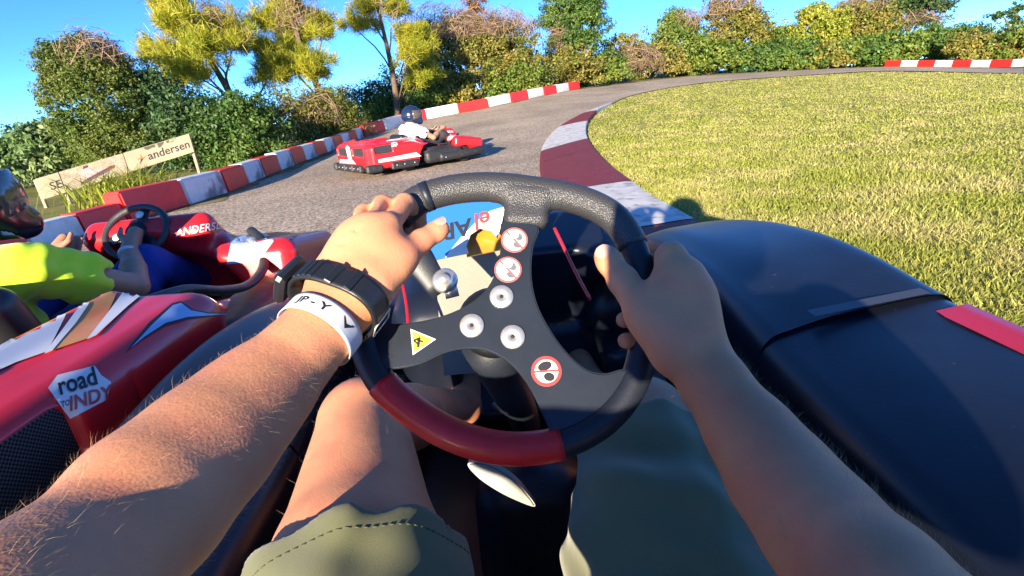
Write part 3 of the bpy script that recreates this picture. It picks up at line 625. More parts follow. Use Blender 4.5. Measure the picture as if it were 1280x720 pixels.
def prism(name, pts, n, th, mats, parent, bev=.0, off=None, smooth=False):
    """plate with outline pts (in order) and thickness th along -n"""
    n = np.asarray(n, float); n = n / np.linalg.norm(n); pts = np.asarray(pts, float) - (0 if off is None else np.asarray(off))
    b = bmesh.new(); vs_ = [b.verts.new(p) for p in pts]; f_ = b.faces.new(vs_); f_.normal_update()
    if f_.normal.dot(Vector(n)) < 0: f_.normal_flip()
    r = bmesh.ops.extrude_face_region(b, geom=[f_]); nv = [g for g in r['geom'] if isinstance(g, bmesh.types.BMVert)]
    bmesh.ops.translate(b, verts=nv, vec=Vector(n) * th)
    bmesh.ops.recalc_face_normals(b, faces=b.faces[:])
    if bev > 0:
        es = [e for e in b.edges if sum(1 for f in e.link_faces if abs(f.normal.dot(Vector(n))) > .9) == 1]
        bmesh.ops.bevel(b, geom=es, offset=bev, segments=2, affect='EDGES')
    bmesh.ops.triangulate(b, faces=[f for f in b.faces if len(f.verts) > 4])
    me = bpy.data.meshes.new(name); b.to_mesh(me); b.free()
    for m in (mats if isinstance(mats, (list, tuple)) else [mats]): me.materials.append(m)
    return new_obj(name, me, parent)
def text_polys(body, size=1.0, shear=0.0, bold=0.0, spacing=1.0):
    cu_ = bpy.data.curves.new('t', 'FONT'); cu_.body = body; cu_.size = size; cu_.align_x = 'CENTER'; cu_.align_y = 'CENTER'; cu_.shear = shear; cu_.offset = bold; cu_.space_character = spacing; cu_.resolution_u = 3
    o = bpy.data.objects.new('t', cu_); COL.objects.link(o); dg = bpy.context.evaluated_depsgraph_get(); me = o.evaluated_get(dg).to_mesh()
    V = np.array([v.co[:2] for v in me.vertices]); Fc = [tuple(p.vertices) for p in me.polygons]; o.evaluated_get(dg).to_mesh_clear()
    COL.objects.unlink(o); bpy.data.objects.remove(o); bpy.data.curves.remove(cu_); return V, Fc

kart = thing('go_kart', 'black go kart carrying the camera, seen over its steering wheel', 'go kart', (0, 0, 0), 0, 'rental go karts on the track')
# ---- steering wheel, in its own plane
WA = math.radians(37); wn = np.array([0.03, -math.cos(WA), math.sin(WA)]); wn /= np.linalg.norm(wn); wc = D(628, 400, .5)
def W(x, y, off=0.0):
    v = ray(x, y); t = ((wc - CP) @ wn + off) / (v @ wn); return CP + v * t
def WD(x, y): v = ray(x, y); return ((wc - CP) @ wn) / (v @ wn)
def HW(x, y, off): return D(x, y, WD(x, y) + off)
wx = np.cross(np.array([0, 0, 1.]), wn) * -1; wx = np.array([1., 0, 0]) - wn * wn[0]; wx /= np.linalg.norm(wx); wy = np.cross(wn, wx)
rim_px = [(497, 272), (520, 252), (548, 241), (582, 235), (620, 234), (660, 238), (704, 245), (742, 257), (770, 275), (789, 303), (800, 335), (805, 370), (806, 405), (803, 442), (793, 476), (773, 508), (744, 534), (702, 554), (650, 561), (600, 555), (552, 537), (512, 511), (482, 484), (464, 455), (455, 425), (455, 395), (459, 365), (466, 335), (478, 300)]
rim = np.array([W(*p) for p in rim_px]); rimS = spline(rim, 174, True)
def arc(a, b, k=None):
    i0, i1 = int(a * 6), int(b * 6); idx = np.arange(i0, i1 + 1) % 174; return rimS[idx]
sw = MB().tube(rimS, .0140, 18, closed=True, up=wn).build('steering_wheel', m_navy, kart)
MB().tube(arc(0.15, 9.25), .0156, 22, up=wn).build('grip', m_rubber, sw)
MB().tube(arc(17.1, 22.25), .0152, 20, up=wn).build('red_grip', m_redgrip, sw)
MB().tube(arc(1.34, 1.68), .0162, 22, up=wn).build('grip_seam', m_navy, sw)
MB().tube(arc(24.2, 25.9), .0151, 20, up=wn).build('grip', m_rubber, sw)
# thick joint of the top spoke and hub plate
bl = Blob(np.min([W(600, 230, .03), W(720, 300, -.03), W(720, 230), W(600, 300)], 0) - .03, np.max([W(600, 230, .03), W(720, 300, -.03), W(720, 230), W(600, 300)], 0) + .03, .0016)
FR = np.stack([wx, wy, wn], 1); ctr = W(660, 266)
bl.box(W(658, 262), (.046, .042, .022), .009, FR @ rot('Z', -8), .004); bl.cone(W(618, 236), W(700, 246), .0148, .0148, .010)
Vb, Qb = bl.skin(1); mesh('spoke_joint', Vb, Qb, m_rubber, sw)
hub_px = [(629, 279), (627, 300), (623, 330), (613, 356), (595, 376), (570, 390), (540, 400), (500, 406), (462, 404), (456, 420), (458, 440), (466, 462), (495, 462), (526, 456), (560, 441), (590, 437), (615, 442), (638, 456), (657, 478), (672, 505), (690, 545), (700, 560), (760, 545), (795, 500), (800, 470), (780, 462), (752, 468), (728, 460), (704, 437), (684, 408), (670, 378), (664, 345), (666, 312), (672, 284)]
hub_s = spline(np.array([W(*p, .002) for p in hub_px]), 128, True)
prism('hub_plate', hub_s, wn, .0055, m_plate, sw, bev=.0015)
HO = .0078
for bx_, by_ in ((590, 407), (641, 421), (627, 371)):
    c = W(bx_, by_, HO)
    b_ = MB().lathe([(.0115, 0), (.0118, .0010), (.0110, .0019), (.0065, .0023), (.0032, .0024), (.0026, .0016), (.0018, .0014), (.0018, 0)], c, wn, 28).build('bolt', m_steel, sw)
    b2 = MB(); th = np.arange(6) * math.pi / 3; b2.add([c + wn * .0024 + (math.cos(t) * wx + math.sin(t) * wy) * .0021 for t in th], [(0, 1, 2, 3, 4, 5)]); b2.build('bolt_socket', m_dark, sw)  # flat dark hexagon: the shade inside the socket put into its colour
def disc(mb, c, r, z, m, n=32, r_in=0, sx=1, ang=0, ofs=(0, 0)):
    th = np.arange(n) * 2 * math.pi / n; ca, sa = math.cos(ang), math.sin(ang)
    def pt(rad_, t): x, y = rad_ * math.cos(t) * sx, rad_ * math.sin(t); x, y = x * ca - y * sa + ofs[0], x * sa + y * ca + ofs[1]; return c + wx * x + wy * y + wn * z
    if r_in: mb.add([pt(r, t) for t in th] + [pt(r_in, t) for t in th], [(i, (i + 1) % n, n + (i + 1) % n, n + i) for i in range(n)], m)
    else: mb.add([pt(r, t) for t in th], [tuple(range(n))], m)
def poly(mb, c, pts, z, m): mb.add([c + wx * x + wy * y + wn * z for x, y in pts], [tuple(range(len(pts)))], m)
for (sx_, sy_, a_) in ((643, 300, .3), (635, 337, .2)):
    c = W(sx_, sy_, HO + .0004); mb = MB(); R_ = .0135
    disc(mb, c, R_, 0, 0); disc(mb, c, R_, .0002, 1, r_in=R_ * .86)
    disc(mb, c, R_ * .48, .0003, 2, 14, sx=.62, ang=a_ + .6, ofs=(.003, .0040)); disc(mb, c, R_ * .33, .0005, 0, 12, ofs=(.0006, .0056)); disc(mb, c, R_ * .3, .0003, 2, 10, sx=.7, ang=.9, ofs=(.0018, -.0058))
    d_ = np.array([math.cos(2.2), math.sin(2.2)]); e_ = np.array([-d_[1], d_[0]]); poly(mb, c, [d_ * R_ * .9 + e_ * .0009, -d_ * R_ * .9 + e_ * .0009, -d_ * R_ * .9 - e_ * .0009, d_ * R_ * .9 - e_ * .0009], .0004, 1)
    mb.build('warning_sticker', [m_white, m_spink, m_sgrey], sw, smooth=False)
c = W(683, 464, HO + .0004); mb = MB(); R_ = .0142; disc(mb, c, R_, 0, 0); disc(mb, c, R_, .0002, 1, r_in=R_ * .78)
disc(mb, c, R_ * .3, .0003, 2, 12, sx=1.6, ang=.25, ofs=(-.001, .0048)); disc(mb, c, R_ * .28, .0003, 2, 12, sx=1.3, ang=-.3, ofs=(.002, -.0055)); poly(mb, c, [(-.0118, .0011), (.0118, .0005), (.0118, -.0011), (-.0118, -.0005)], .0004, 1)
mb.build('prohibition_sticker', [m_white, m_sred, m_sblk], sw, smooth=False)
mb = MB(); tri = np.array([W(513, 411, HO + .0004), W(516, 444, HO + .0004), W(545, 424, HO + .0004)]); mb.add(tri, [(0, 1, 2)], 0); g_ = tri.mean(0)
mb.add(g_ + (tri - g_) * .80 + wn * .0002, [(0, 1, 2)], 1)
for ox, oy, a_, L_2 in ((-.001, .002, .3, .0035), (.0005, -.0015, 1.4, .0045), (-.002, -.001, 2.4, .003), (.002, .000, -.4, .003)):
    d_ = np.array([math.cos(a_), math.sin(a_)]) * L_2; e_ = np.array([-d_[1], d_[0]]) * .28; poly(mb, g_ + wx * (ox - .0015) + wy * oy, [d_ + e_, -d_ + e_, -d_ - e_, d_ - e_], .0004, 2)
mb.build('hazard_sticker', [m_white, m_syel, m_sblk], sw, smooth=False)
# column and cockpit behind the wheel
cb = W(612, 425, -.02); ce = cb + np.array([.03, .36, -.36])
mb = MB(); u = np.linspace(0, 1, 8)[:, None]; mb.tube(cb + (ce - cb) * u, .030 - .004 * u[:, 0], 20); mb.build('steering_column', m_navy, kart)
MB().lathe([(.0, 0), (.026, 0), (.034, .012), (.036, .028), (.03, .034), (0, .036)], W(618, 410, -.034), wn, 28).build('steering_boss', m_frame, kart)
mb = MB(); mb.grid(np.array([[(x, y, z) for x in np.linspace(-.155, .03, 6)] for y, z in ((1.02, .60), (1.0, .50), (.95, .42), (.93, .36), (.92, .34))])); mb.build('cockpit_panel', m_taupe, kart)
# fuel tank under the column
bl = Blob((-.2, .40, .02), (.22, .95, .45), .005); bl.box((.0, .74, .16), (.19, .30, .20), .05, rot('X', -20), .01); bl.box((-.005, .70, .25), (.10, .1, .06), .03, rot('X', -20), .03)
Vb, Qb = bl.skin(2); mesh('fuel_tank', Vb, Qb, m_navy, kart)
prism('column_bracket', spline(np.array([D(*p, .60) for p in ((586, 574), (597, 589), (616, 603), (640, 616), (668, 626), (657, 608), (642, 592), (624, 580), (604, 572))]), 45, True), -cf, .018, mat('cast_alloy', (.22, .21, .19), .45, metal=.5, var=.15, vs_=40), kart, bev=.002)
mb = MB(); mb.box((0, .45, .045), (.72, 2.0, .012), bev=.004); mb.build('floor_tray', m_tray, kart, smooth=False)
for s_ in (-1, 1):
    mb = MB(); mb.tube(spline([(s_ * .33, -.75, .09), (s_ * .33, 0, .08), (s_ * .30, .7, .08), (s_ * .24, 1.25, .09), (s_ * .22, 1.5, .09)], 24), .016, 10); mb.build('frame_tube', m_frame, kart)
# front panel with the blue and white sticker
SP = .98
pq = [D(x, y, SP) for x, y in [(528, 270), (548, 256), (584, 247), (627, 250), (626, 275), (622, 298)]] + [D(x, y, SP - .02) for x, y in [(614, 288), (600, 286), (588, 294), (583, 308), (586, 316), (566, 321), (541, 324), (530, 300)]]
pn = np.cross(pq[3] - pq[0], pq[9] - pq[0]); pn /= np.linalg.norm(pn); pn = pn if pn @ (CP - pq[0]) > 0 else -pn
p_o = pq[0]
def flat(x, y, off=0):
    v = ray(x, y); t = ((p_o - CP) @ pn + off) / (v @ pn); return CP + v * t
pq = [flat(*p) for p in [(522, 282), (540, 262), (584, 246), (632, 248), (628, 275), (622, 299), (614, 289), (600, 286), (588, 294), (583, 308), (586, 317), (566, 321), (541, 326), (528, 310)]]
fp = prism('front_panel', pq, pn, .004, m_sblue, kart)
mb = MB(); wp = [(556, 322), (575, 298), (596, 276), (612, 264), (631, 258), (628, 275), (622, 298.5), (614, 288.5), (600, 285.5), (588, 293.5), (583, 307.5), (586, 316.5), (566, 320.5)]
mb.add([flat(*p, .0048) for p in wp], [tuple(range(len(wp)))]); o = mb.build('sticker_white_sweep', m_white, fp, smooth=False)
bm_ = bmesh.new(); bm_.from_mesh(o.data); bmesh.ops.triangulate(bm_, faces=bm_.faces[:]); bm_.to_mesh(o.data); bm_.free()
px_x = (flat(620, 270) - flat(560, 285)); px_x /= np.linalg.norm(px_x); px_y = np.cross(pn, px_x)
for body_, (tx, ty), sz_, mm_ in (('el', (604, 274), .046, m_sred), ('ART', (562, 288), .046, m_sblk)):
    V2, F2 = text_polys(body_, sz_, .15, .0009); cc = flat(tx, ty, .0056)
    mb = MB(); mb.add([cc - px_x * a - px_y * b for a, b in V2], F2); mb.build('lettering', mm_, fp, smooth=False)
prism('amber_plate', [flat(*p, -.035) for p in ((580, 284), (629, 278), (630, 312), (584, 322))], pn, .006, m_amber, kart)  # plain unlit amber plate behind the cutout of the front panel
mb = MB(); a_, b_ = D(517, 316, .80), D(552, 366, .80); mb.tube(np.linspace(a_, b_, 5), [.026, .025, .022, .020, .018], 14, flat=.35, up=pn); mb.build('bracket', m_navy, kart)
mb = MB(); mb.lathe([(0, .0), (.018, 0), (.02, .006), (.016, .012), (.009, .013), (.008, .02), (0, .021)], D(557, 352, .785), pn, 22); mb.tube(np.linspace(D(558, 340, .785), D(566, 372, .785), 4), .011, 10, flat=.4, up=pn); mb.build('bracket_bolt', m_steel, kart)
MB().tube(spline([D(693, 285, .85), D(706, 312, .84), D(722, 345, .83), D(738, 375, .82)], 14), .0028, 8).build('brake_cable', m_redp, kart)
MB().tube(spline([D(498, 330, 1.0), D(508, 380, .95), D(512, 430, .9)], 10), .003, 8).build('brake_cable', m_redp, kart)
# dark inner bulkhead and nose of this kart
bl = Blob((-.75, .95, .03), (.8, 1.9, .72), .009)
bl.box((.02, 1.30, .30), (.62, .5, .42), .09, rot('X', 14), .03); bl.box((0, 1.58, .17), (1.1, .34, .24), .09, None, .06); bl.box((.03, 1.0, .36), (.34, .5, .5), .05, rot('X', 25), .02, 'sub'); bl.cone((.25, .98, .40), (.25, 1.3, .30), .1, .08, .03, 'sub')
Vb, Qb = bl.skin(2); mesh('nose_cone', Vb, Qb, m_black, kart)
# side pods: lofted along the kart; y, inner x, inner z, outer x, outer z, foot
SEC = [(1.78, .44, .24, .56, .25), (1.72, .43, .345, .62, .35), (1.62, .42, .405, .665, .415), (1.45, .425, .435, .69, .462), (1.25, .425, .455, .70, .498), (1.06, .415, .465, .705, .515), (.90, .40, .465, .705, .512), (.78, .39, .463, .70, .500), (.70, .385, .460, .70, .492), (.55, .375, .462, .70, .494), (.40, .365, .465, .70, .50), (.2, .36, .47, .70, .505), (0, .36, .475, .70, .51), (-.3, .37, .48, .69, .52), (-.6, .40, .47, .66, .52), (-.75, .42, .36, .62, .40)]
def pod(side, ys, name, mt, parent, dz=0.0):
    S = np.array(SEC); rows = []
    yy = np.linspace(ys[0], ys[1], max(6, int(abs(ys[0] - ys[1]) / .03)))
    for y in yy:
        xi, zi, xo, zo = [np.interp(-y, -S[:, 0], S[:, k]) for k in (1, 2, 3, 4)]
        # smooth the station curves
        w_ = .06; xi, zi, xo, zo = [np.mean([np.interp(-(y + d), -S[:, 0], S[:, k]) for d in np.linspace(-w_, w_, 7)]) for k in (1, 2, 3, 4)]
        zi += dz; zo += dz
        pr = [(xi + .03, .08), (xi + .012, zi - .16), (xi + .004, zi - .06), (xi + .008, zi - .028), (xi + .024, zi - .009), (xi + .05, zi), ((xi * .62 + xo * .38), zi * .6 + zo * .4 + .004), ((xi * .3 + xo * .7), zi * .25 + zo * .75 + .006), (xo - .035, zo + .003), (xo - .012, zo - .004), (xo, zo - .022), (xo + .012, zo - .07), (xo + .02, zo - .2), (xo + .018, .08)]
        pr = spline(np.array([(p[0], 0, p[1]) for p in pr]), 40); rows.append([(side * p[0], y, max(p[2], .05)) for p in pr])
    rows = np.array(rows)
    if side < 0: rows = rows[:, ::-1]
    return MB().grid(rows).build(name, mt, parent)
for side in (1, -1):
    dz_ = 0 if side > 0 else -.098; f1 = pod(side, (1.78, .735), 'wheel_fairing', m_black, kart, dz_)
    f2 = pod(side, (.742, -.75), 'side_pod', m_black, kart, dz_ - .006)
# red edge strip, tape and rivet marks on the right pod
mb = MB(); yy = np.linspace(.695, .25, 20); g = []
for y in yy:
    t_ = .046 * min(1, (.705 - y) / .03 + .6)
    g.append([(.70 - t_ * 1.5, y, .4905), (.70 - t_ * .8, y, .4945), (.682, y, .4975), (.694, y, .490), (.703, y, .470)])
mb.grid(np.array(g)); mb.build('red_edge_strip', m_redp, kart)
mb = MB(); y0 = .738; mb.grid(np.array([[(x, y0 + .012 * s_ + (x - .5) * .06, .478 + (x - .40) * .075 + .004) for s_ in (-1, 1)] for x in np.linspace(.47, .66, 8)])); mb.build('joint_tape', mat('grey_tape', (.055, .06, .07), .5), kart)
for s_ in (-1, 1):
    mb = MB(); mb.lathe([(.03, -.07), (.11, -.075), (.135, -.06), (.14, -.03), (.14, .03), (.135, .06), (.11, .075), (.03, .07)], (s_ * .5, 1.28, .14), (1, 0, 0), 36); mb.build('front_wheel', mat('tyre_rubber', (.018, .018, .019), .75, bump=.1, bs=60), kart)
    mb = MB(); mb.lathe([(.03, -.09), (.11, -.095), (.135, -.08), (.14, -.03), (.14, .03), (.135, .08), (.11, .095), (.03, .09)], (s_ * .55, -.32, .14), (1, 0, 0), 36); mb.build('rear_wheel', MATS['tyre_rubber'], kart)
# seat
bl = Blob((-.32, -.55, .03), (.32, .30, .62), .008)
bl.box((0, -.10, .13), (.44, .52, .12), .06, rot('X', -8), .03); bl.box((0, -.36, .36), (.46, .12, .48), .05, rot('X', 18), .05); bl.box((.2, -.14, .2), (.06, .5, .2), .03, None, .04); bl.box((-.2, -.14, .2), (.06, .5, .2), .03, None, .04)
bl.ell((0, -.12, .33), (.17, .2, .18), None, .04, 'sub')
Vb, Qb = bl.skin(2); mesh('seat', Vb, Qb, m_seat, kart)

# ---- driver
m_skin = mat('sun_tanned_skin', (.66, .29, .150), .55, var=.14, vs_=16, bump=.2, bs=420, bd=.0010, spec=.24, sss=.22, col2=(.68, .255, .14), cs=30, crange=(.45, .7))
N_, L_, B_ = nodes(m_skin)
_bu = [n for n in N_ if n.type == 'BUMP'][0]; _tc = [n for n in N_ if n.type == 'TEX_COORD'][0]
_n = N_.new('ShaderNodeTexNoise'); _n.inputs['Scale'].default_value = 55; _n.inputs['Detail'].default_value = 4; L_.new(_tc.outputs['Object'], _n.inputs['Vector'])
_v = N_.new('ShaderNodeTexVoronoi'); _v.inputs['Scale'].default_value = 560; L_.new(_tc.outputs['Object'], _v.inputs['Vector'])
_b2 = N_.new('ShaderNodeBump'); _b2.inputs['Strength'].default_value = .16; _b2.inputs['Distance'].default_value = .003; L_.new(_n.outputs[0], _b2.inputs['Height'])
_b3 = N_.new('ShaderNodeBump'); _b3.inputs['Strength'].default_value = .10; _b3.inputs['Distance'].default_value = .0010; L_.new(_v.outputs['Distance'], _b3.inputs['Height'])
L_.new(_b2.outputs[0], _b3.inputs['Normal']); L_.new(_b3.outputs[0], _bu.inputs['Normal'])
m_nail = mat('finger_nail', (.66, .38, .28), .28, spec=.5, coat=.2)
m_hair = mat('body_hair_gold', (.46, .30, .15), .5, spec=.4)
m_olive = mat('olive_cloth', (.135, .14, .068), .9, var=.10, vs_=14, bump=.5, bs=1500, bd=.0008, spec=.2, sheen=.3)
m_strap = mat('watch_strap', (.014, .016, .02), .4, bump=.05, bs=300)
m_band = mat('paper_wristband', (.66, .68, .72), .5, var=.06, vs_=50, bump=.05, bs=60, col2=(.45, .56, .74), cs=28, crange=(.5, .75))
m_glass = mat('watch_glass', (.02, .025, .03), .08, coat=.6)
m_clear = mat('clear_strap_loop', (.42, .40, .36), .2, coat=.5)
driver = thing('person', 'driver of the camera kart, bare forearms and olive shorts, both hands on the wheel', 'person', (0, -.12, .2))
DO = np.array(driver.location)
bodyV, bodyF, nv = [], [], 0
def addbody(V, Q):
    global nv
    bodyV.append(V); bodyF.append(Q + nv); nv += len(V)
# left arm and hand
LW = D(431, 366, .452); LF = [D(402, 411, .432), D(338, 480, .392), D(262, 560, .342), D(180, 642, .296), D(100, 722, .256)]
Lel = D(0, 815, .222); Lsh = np.array([-.225, -.10, .655])
lm = dict(i=HW(484, 283, -.058), m=HW(461, 287, -.066), r=HW(442, 299, -.067), p=HW(429, 317, -.066))
pts = [LW, *LF, Lel, Lsh] + list(lm.values()); lo = np.min(pts, 0) - .075; hi = np.max(pts, 0) + .075; hi[1] = max(hi[1], .62); lo[1] = Lel[1] - .02
bl = Blob(lo, hi, .0018)
wr = [.0275, .0298, .0345, .0388, .0412, .0420, .042]
fl = (cu * .8 - cf * .5, .86)
for (a, b, r1, r2) in zip([LW, *LF], [*LF, Lel], wr, wr[1:]): bl.cone(a, b, r1, r2, .006, flat=None)
# muscle bellies give the forearm its swell
bl.cone(D(300, 512, .37), D(195, 612, .305), .029, .033, .03)
bl.cone(Lel, Lel + (Lsh - Lel) * .35, .046, .048, .02)
bl.cone(D(420, 352, .456), D(446, 372, .448), .0225, .0225, .018)
LCM = D(470, 352, .446)
hb = [D(422, 352, .455), D(432, 354, .453), D(444, 357, .452), D(455, 360, .452)]
for k_, h_, r1, r2 in (('p', hb[0], .0150, .0105), ('r', hb[1], .0165, .0115), ('m', hb[2], .0170, .0122), ('i', hb[3], .0165, .0118)): bl.cone(h_, lm[k_], r1, r2, .016)
bl.cone(lm['i'], lm['p'], .0085, .0075, .010); bl.ell(D(455, 318, .462), (.026, .030, .013), frame(-cf, cr), .02)
F4 = dict(i=[HW(506, 254, -.026), HW(522, 268, .020), HW(527, 292, .030)], m=[HW(479, 257, -.030), HW(500, 277, .022), HW(513, 298, .026)], r=[HW(456, 268, -.034), HW(480, 296, .022), HW(496, 314, .024)], p=[HW(438, 288, -.036), HW(464, 316, .018), HW(482, 332, .020)])
for k_, r_ in (('i', .0098), ('m', .0102), ('r', .0096), ('p', .0086)):
    a = lm[k_]; f_ = F4[k_]; bl.cone(a, f_[0], r_ * 1.10, r_ * 1.04, .0035); bl.cone(f_[0], f_[1], r_ * 1.02, r_ * .92, .003); bl.cone(f_[1], f_[2], r_ * .92, r_ * .78, .003)
    bl.ell(a - cf * .002, (r_ * 1.0, r_ * 1.05, r_ * .8), frame(-cf, cr), .006)
# tendons and web
for a_, b_ in (('i', 'm'), ('m', 'r'), ('r', 'p')): bl.cone((lm[a_] + lm[b_]) / 2 - cf * .0125, (F4[a_][0] + F4[b_][0]) / 2 - cf * .012, .0022, .0034, .006, 'sub')
for k_ in 'imrp': bl.cone(hb['prmi'.index(k_)] - cf * .0135, lm[k_] - cf * .0085, .0040, .0030, .007)
LT = [D(474, 345, .447), HW(503, 320, -.052), HW(527, 301, -.040), HW(551, 286, -.030)]
bl.cone(LCM, LT[1], .0175, .0138, .018); bl.cone(LT[1], LT[2], .0132, .0112, .005); bl.cone(LT[2], LT[3], .0112, .0088, .003); bl.ell(LT[3] * .75 + LT[2] * .25, (.0100, .0098, .0092), frame(-cf, cr), .005)
bl.cone(lm['i'] * .65 + hb[3] * .35, LT[1] * .7 + LT[0] * .3, .010, .010, .020)
LV, LQ = bl.skin(3); addbody(LV, LQ)
# right arm and hand
RW = D(868, 448, .440); RF = [D(892, 478, .425), D(930, 534, .398), D(974, 598, .358), D(1032, 668, .312), D(1092, 735, .270)]; Rel = D(1160, 815, .238); Rsh = np.array([.225, -.10, .655])
rm = dict(i=HW(838, 322, -.050), m=HW(859, 344, -.055), r=HW(871, 372, -.060), p=HW(876, 402, -.064))
pts = [RW, *RF, Rel] + list(rm.values()); lo = np.min(pts, 0) - .075; hi = np.max(pts, 0) + .075; lo[0] = min(lo[0], D(745, 330, .48)[0] - .02); hi[1] = max(hi[1], .62)
bl = Blob(lo, hi, .0018); wr = [.0260, .0272, .0308, .0345, .0368, .0380, .039]
for (a, b, r1, r2) in zip([RW, *RF], [*RF, Rel], wr, wr[1:]): bl.cone(a, b, r1, r2, .006)
bl.cone(D(955, 560, .385), D(1015, 640, .335), .026, .029, .02)
bl.cone(Rel, Rel + (Rsh - Rel) * .35, .039, .044, .006)
hb = [D(882, 440, .442), D(874, 434, .440), D(864, 430, .440), D(852, 430, .442)]
for k_, h_, r1, r2 in (('p', hb[0], .0150, .0112), ('r', hb[1], .0165, .0122), ('m', hb[2], .0175, .0128), ('i', hb[3], .0170, .0124)): bl.cone(h_, rm[k_], r1, r2, .016)
bl.cone(rm['i'], rm['p'], .0098, .009, .012); bl.ell(D(848, 385, .452), (.030, .036, .017), frame(-cf, cr), .02)
F4 = dict(i=[HW(832, 322, -.008), HW(806, 335, .026), HW(786, 348, .016)], m=[HW(850, 350, -.012), HW(816, 364, .026), HW(788, 374, .016)], r=[HW(858, 384, -.018), HW(816, 394, .022), HW(780, 400, .004)], p=[HW(858, 414, -.026), HW(818, 424, .012), HW(782, 426, -.006)])
for k_, r_ in (('i', .0100), ('m', .0104), ('r', .0102), ('p', .0098)):
    a = rm[k_]; f_ = F4[k_]; bl.cone(a, f_[0], r_ * 1.14, r_ * 1.02, .006); bl.cone(f_[0], f_[1], r_ * 1.02, r_ * .92, .003); bl.cone(f_[1], f_[2], r_ * .92, r_ * .80, .003)
    bl.ell(a - cf * .002, (r_, r_ * 1.1, r_ * .75), frame(-cf, cr), .008)
for k_ in 'imrp': bl.cone(hb['prmi'.index(k_)] - cf * .0130 + cr * .004, rm[k_] - cf * .0085 + cr * .003, .0042, .0032, .007)
RT = [D(842, 425, .436), HW(803, 386, -.050), HW(778, 350, -.036), HW(757, 320, -.028)]
bl.cone(RT[0], RT[1], .0190, .0158, .018); bl.cone(RT[1], RT[2], .0152, .0136, .005); bl.ell(RT[2] - cf * .002, (.0142, .0130, .0128), frame(-cf, cr), .005); bl.cone(RT[2], RT[3], .0130, .0112, .003); bl.ell(RT[3] * .75 + RT[2] * .25, (.0126, .0126, .0118), frame(-cf, cr), .005)
bl.cone(rm['i'] * .65 + hb[3] * .35, RT[1] * .7 + RT[0] * .3, .012, .012, .020); bl.cone(HW(812, 400, -.05), D(842, 440, .44), .014, .018, .014)
RV, RQ = bl.skin(3); addbody(RV, RQ)
# legs
LK, RK = D(446, 486, .72) - np.array([0, .01, .055]), D(806, 486, .70) - np.array([0, .01, .055]); LH = np.array([-.12, -.05, .27]); RH = np.array([.12, -.05, .27])
LM_, RM_ = D(416, 664, .49) - np.array([0, -.03, .088]), D(846, 640, .49) - np.array([0, -.03, .088]); LA, RA = np.array([-.14, 1.02, .20]), np.array([.16, 1.05, .20])
bl = Blob((-.36, -.35, .06), (.36, 1.24, .82), .0055)
for Hh_, Mm, K, A, s_ in ((LH, LM_, LK, LA, -1), (RH, RM_, RK, RA, 1)):
    bl.cone(Hh_, Mm, .098, .092, .03); bl.cone(Mm, K, .092, .062, .02); bl.ell(K + np.array([0, .015, .004]), (.056, .056, .058), None, .02)
    kn = K + (A - K) * .35; bl.cone(K, kn, .055, .056, .012); bl.cone(kn, A, .056, .036, .012); bl.cone(A, A + np.array([0, .16, -.02]), .042, .035, .02)
bl.cone((0, -.12, .24), (0, -.22, .44), .15, .155, .05); bl.cone((0, -.22, .44), (0, -.24, .60), .155, .13, .05); bl.cone((-.18, -.21, .65), (.18, -.21, .65), .072, .072, .05); bl.cone((0, -.22, .62), (0, -.21, .78), .07, .055, .04)
for sh, el in ((Lsh, Lel), (Rsh, Rel)): bl.cone((sh[0] * .85, -.19, .65), sh, .07, .060, .03); bl.cone(sh, sh + (el - sh) * .9, .054, .046, .02)
bl.ell((0, -.20, .85), (.078, .098, .115), None, .02)
BV, BQ = bl.skin(2); addbody(BV, BQ)
body = mesh('body', np.concatenate(bodyV), np.concatenate(bodyF), m_skin, driver, off=DO)
# finger nails on the two thumbs
def nail(tip, prev, side, r):
    d = tip - prev; d /= np.linalg.norm(d); z = side - d * (side @ d); z /= np.linalg.norm(z); x = np.cross(d, z); g = []
    for u in np.linspace(-1, 1, 9):
        row = []
        for v in np.linspace(-1, 1, 9):
            k = 1 - .25 * max(0, abs(u) - .5) ** 2 * (1 if v > 0 else 2); ww = math.sqrt(max(0, 1 - max(0, abs(v) - .35) ** 2 / .55)); row.append(tip - d * .001 + d * v * .0068 * k + x * math.sin(u * 1.0 * ww) * r * .80 + z * (math.cos(u * 1.0 * ww) * r * .86 + .0028 - .0008 * max(0, v)))
        g.append(row)
    MB().grid(np.array(g)).build('thumb_nail', m_nail, driver, off=DO)
nail(RT[3], RT[2], -cf * .9 - cr * .35 + cu * .3, .0124)
nail(LT[3], LT[2], -cf * .5 + cu * .8, .0100)
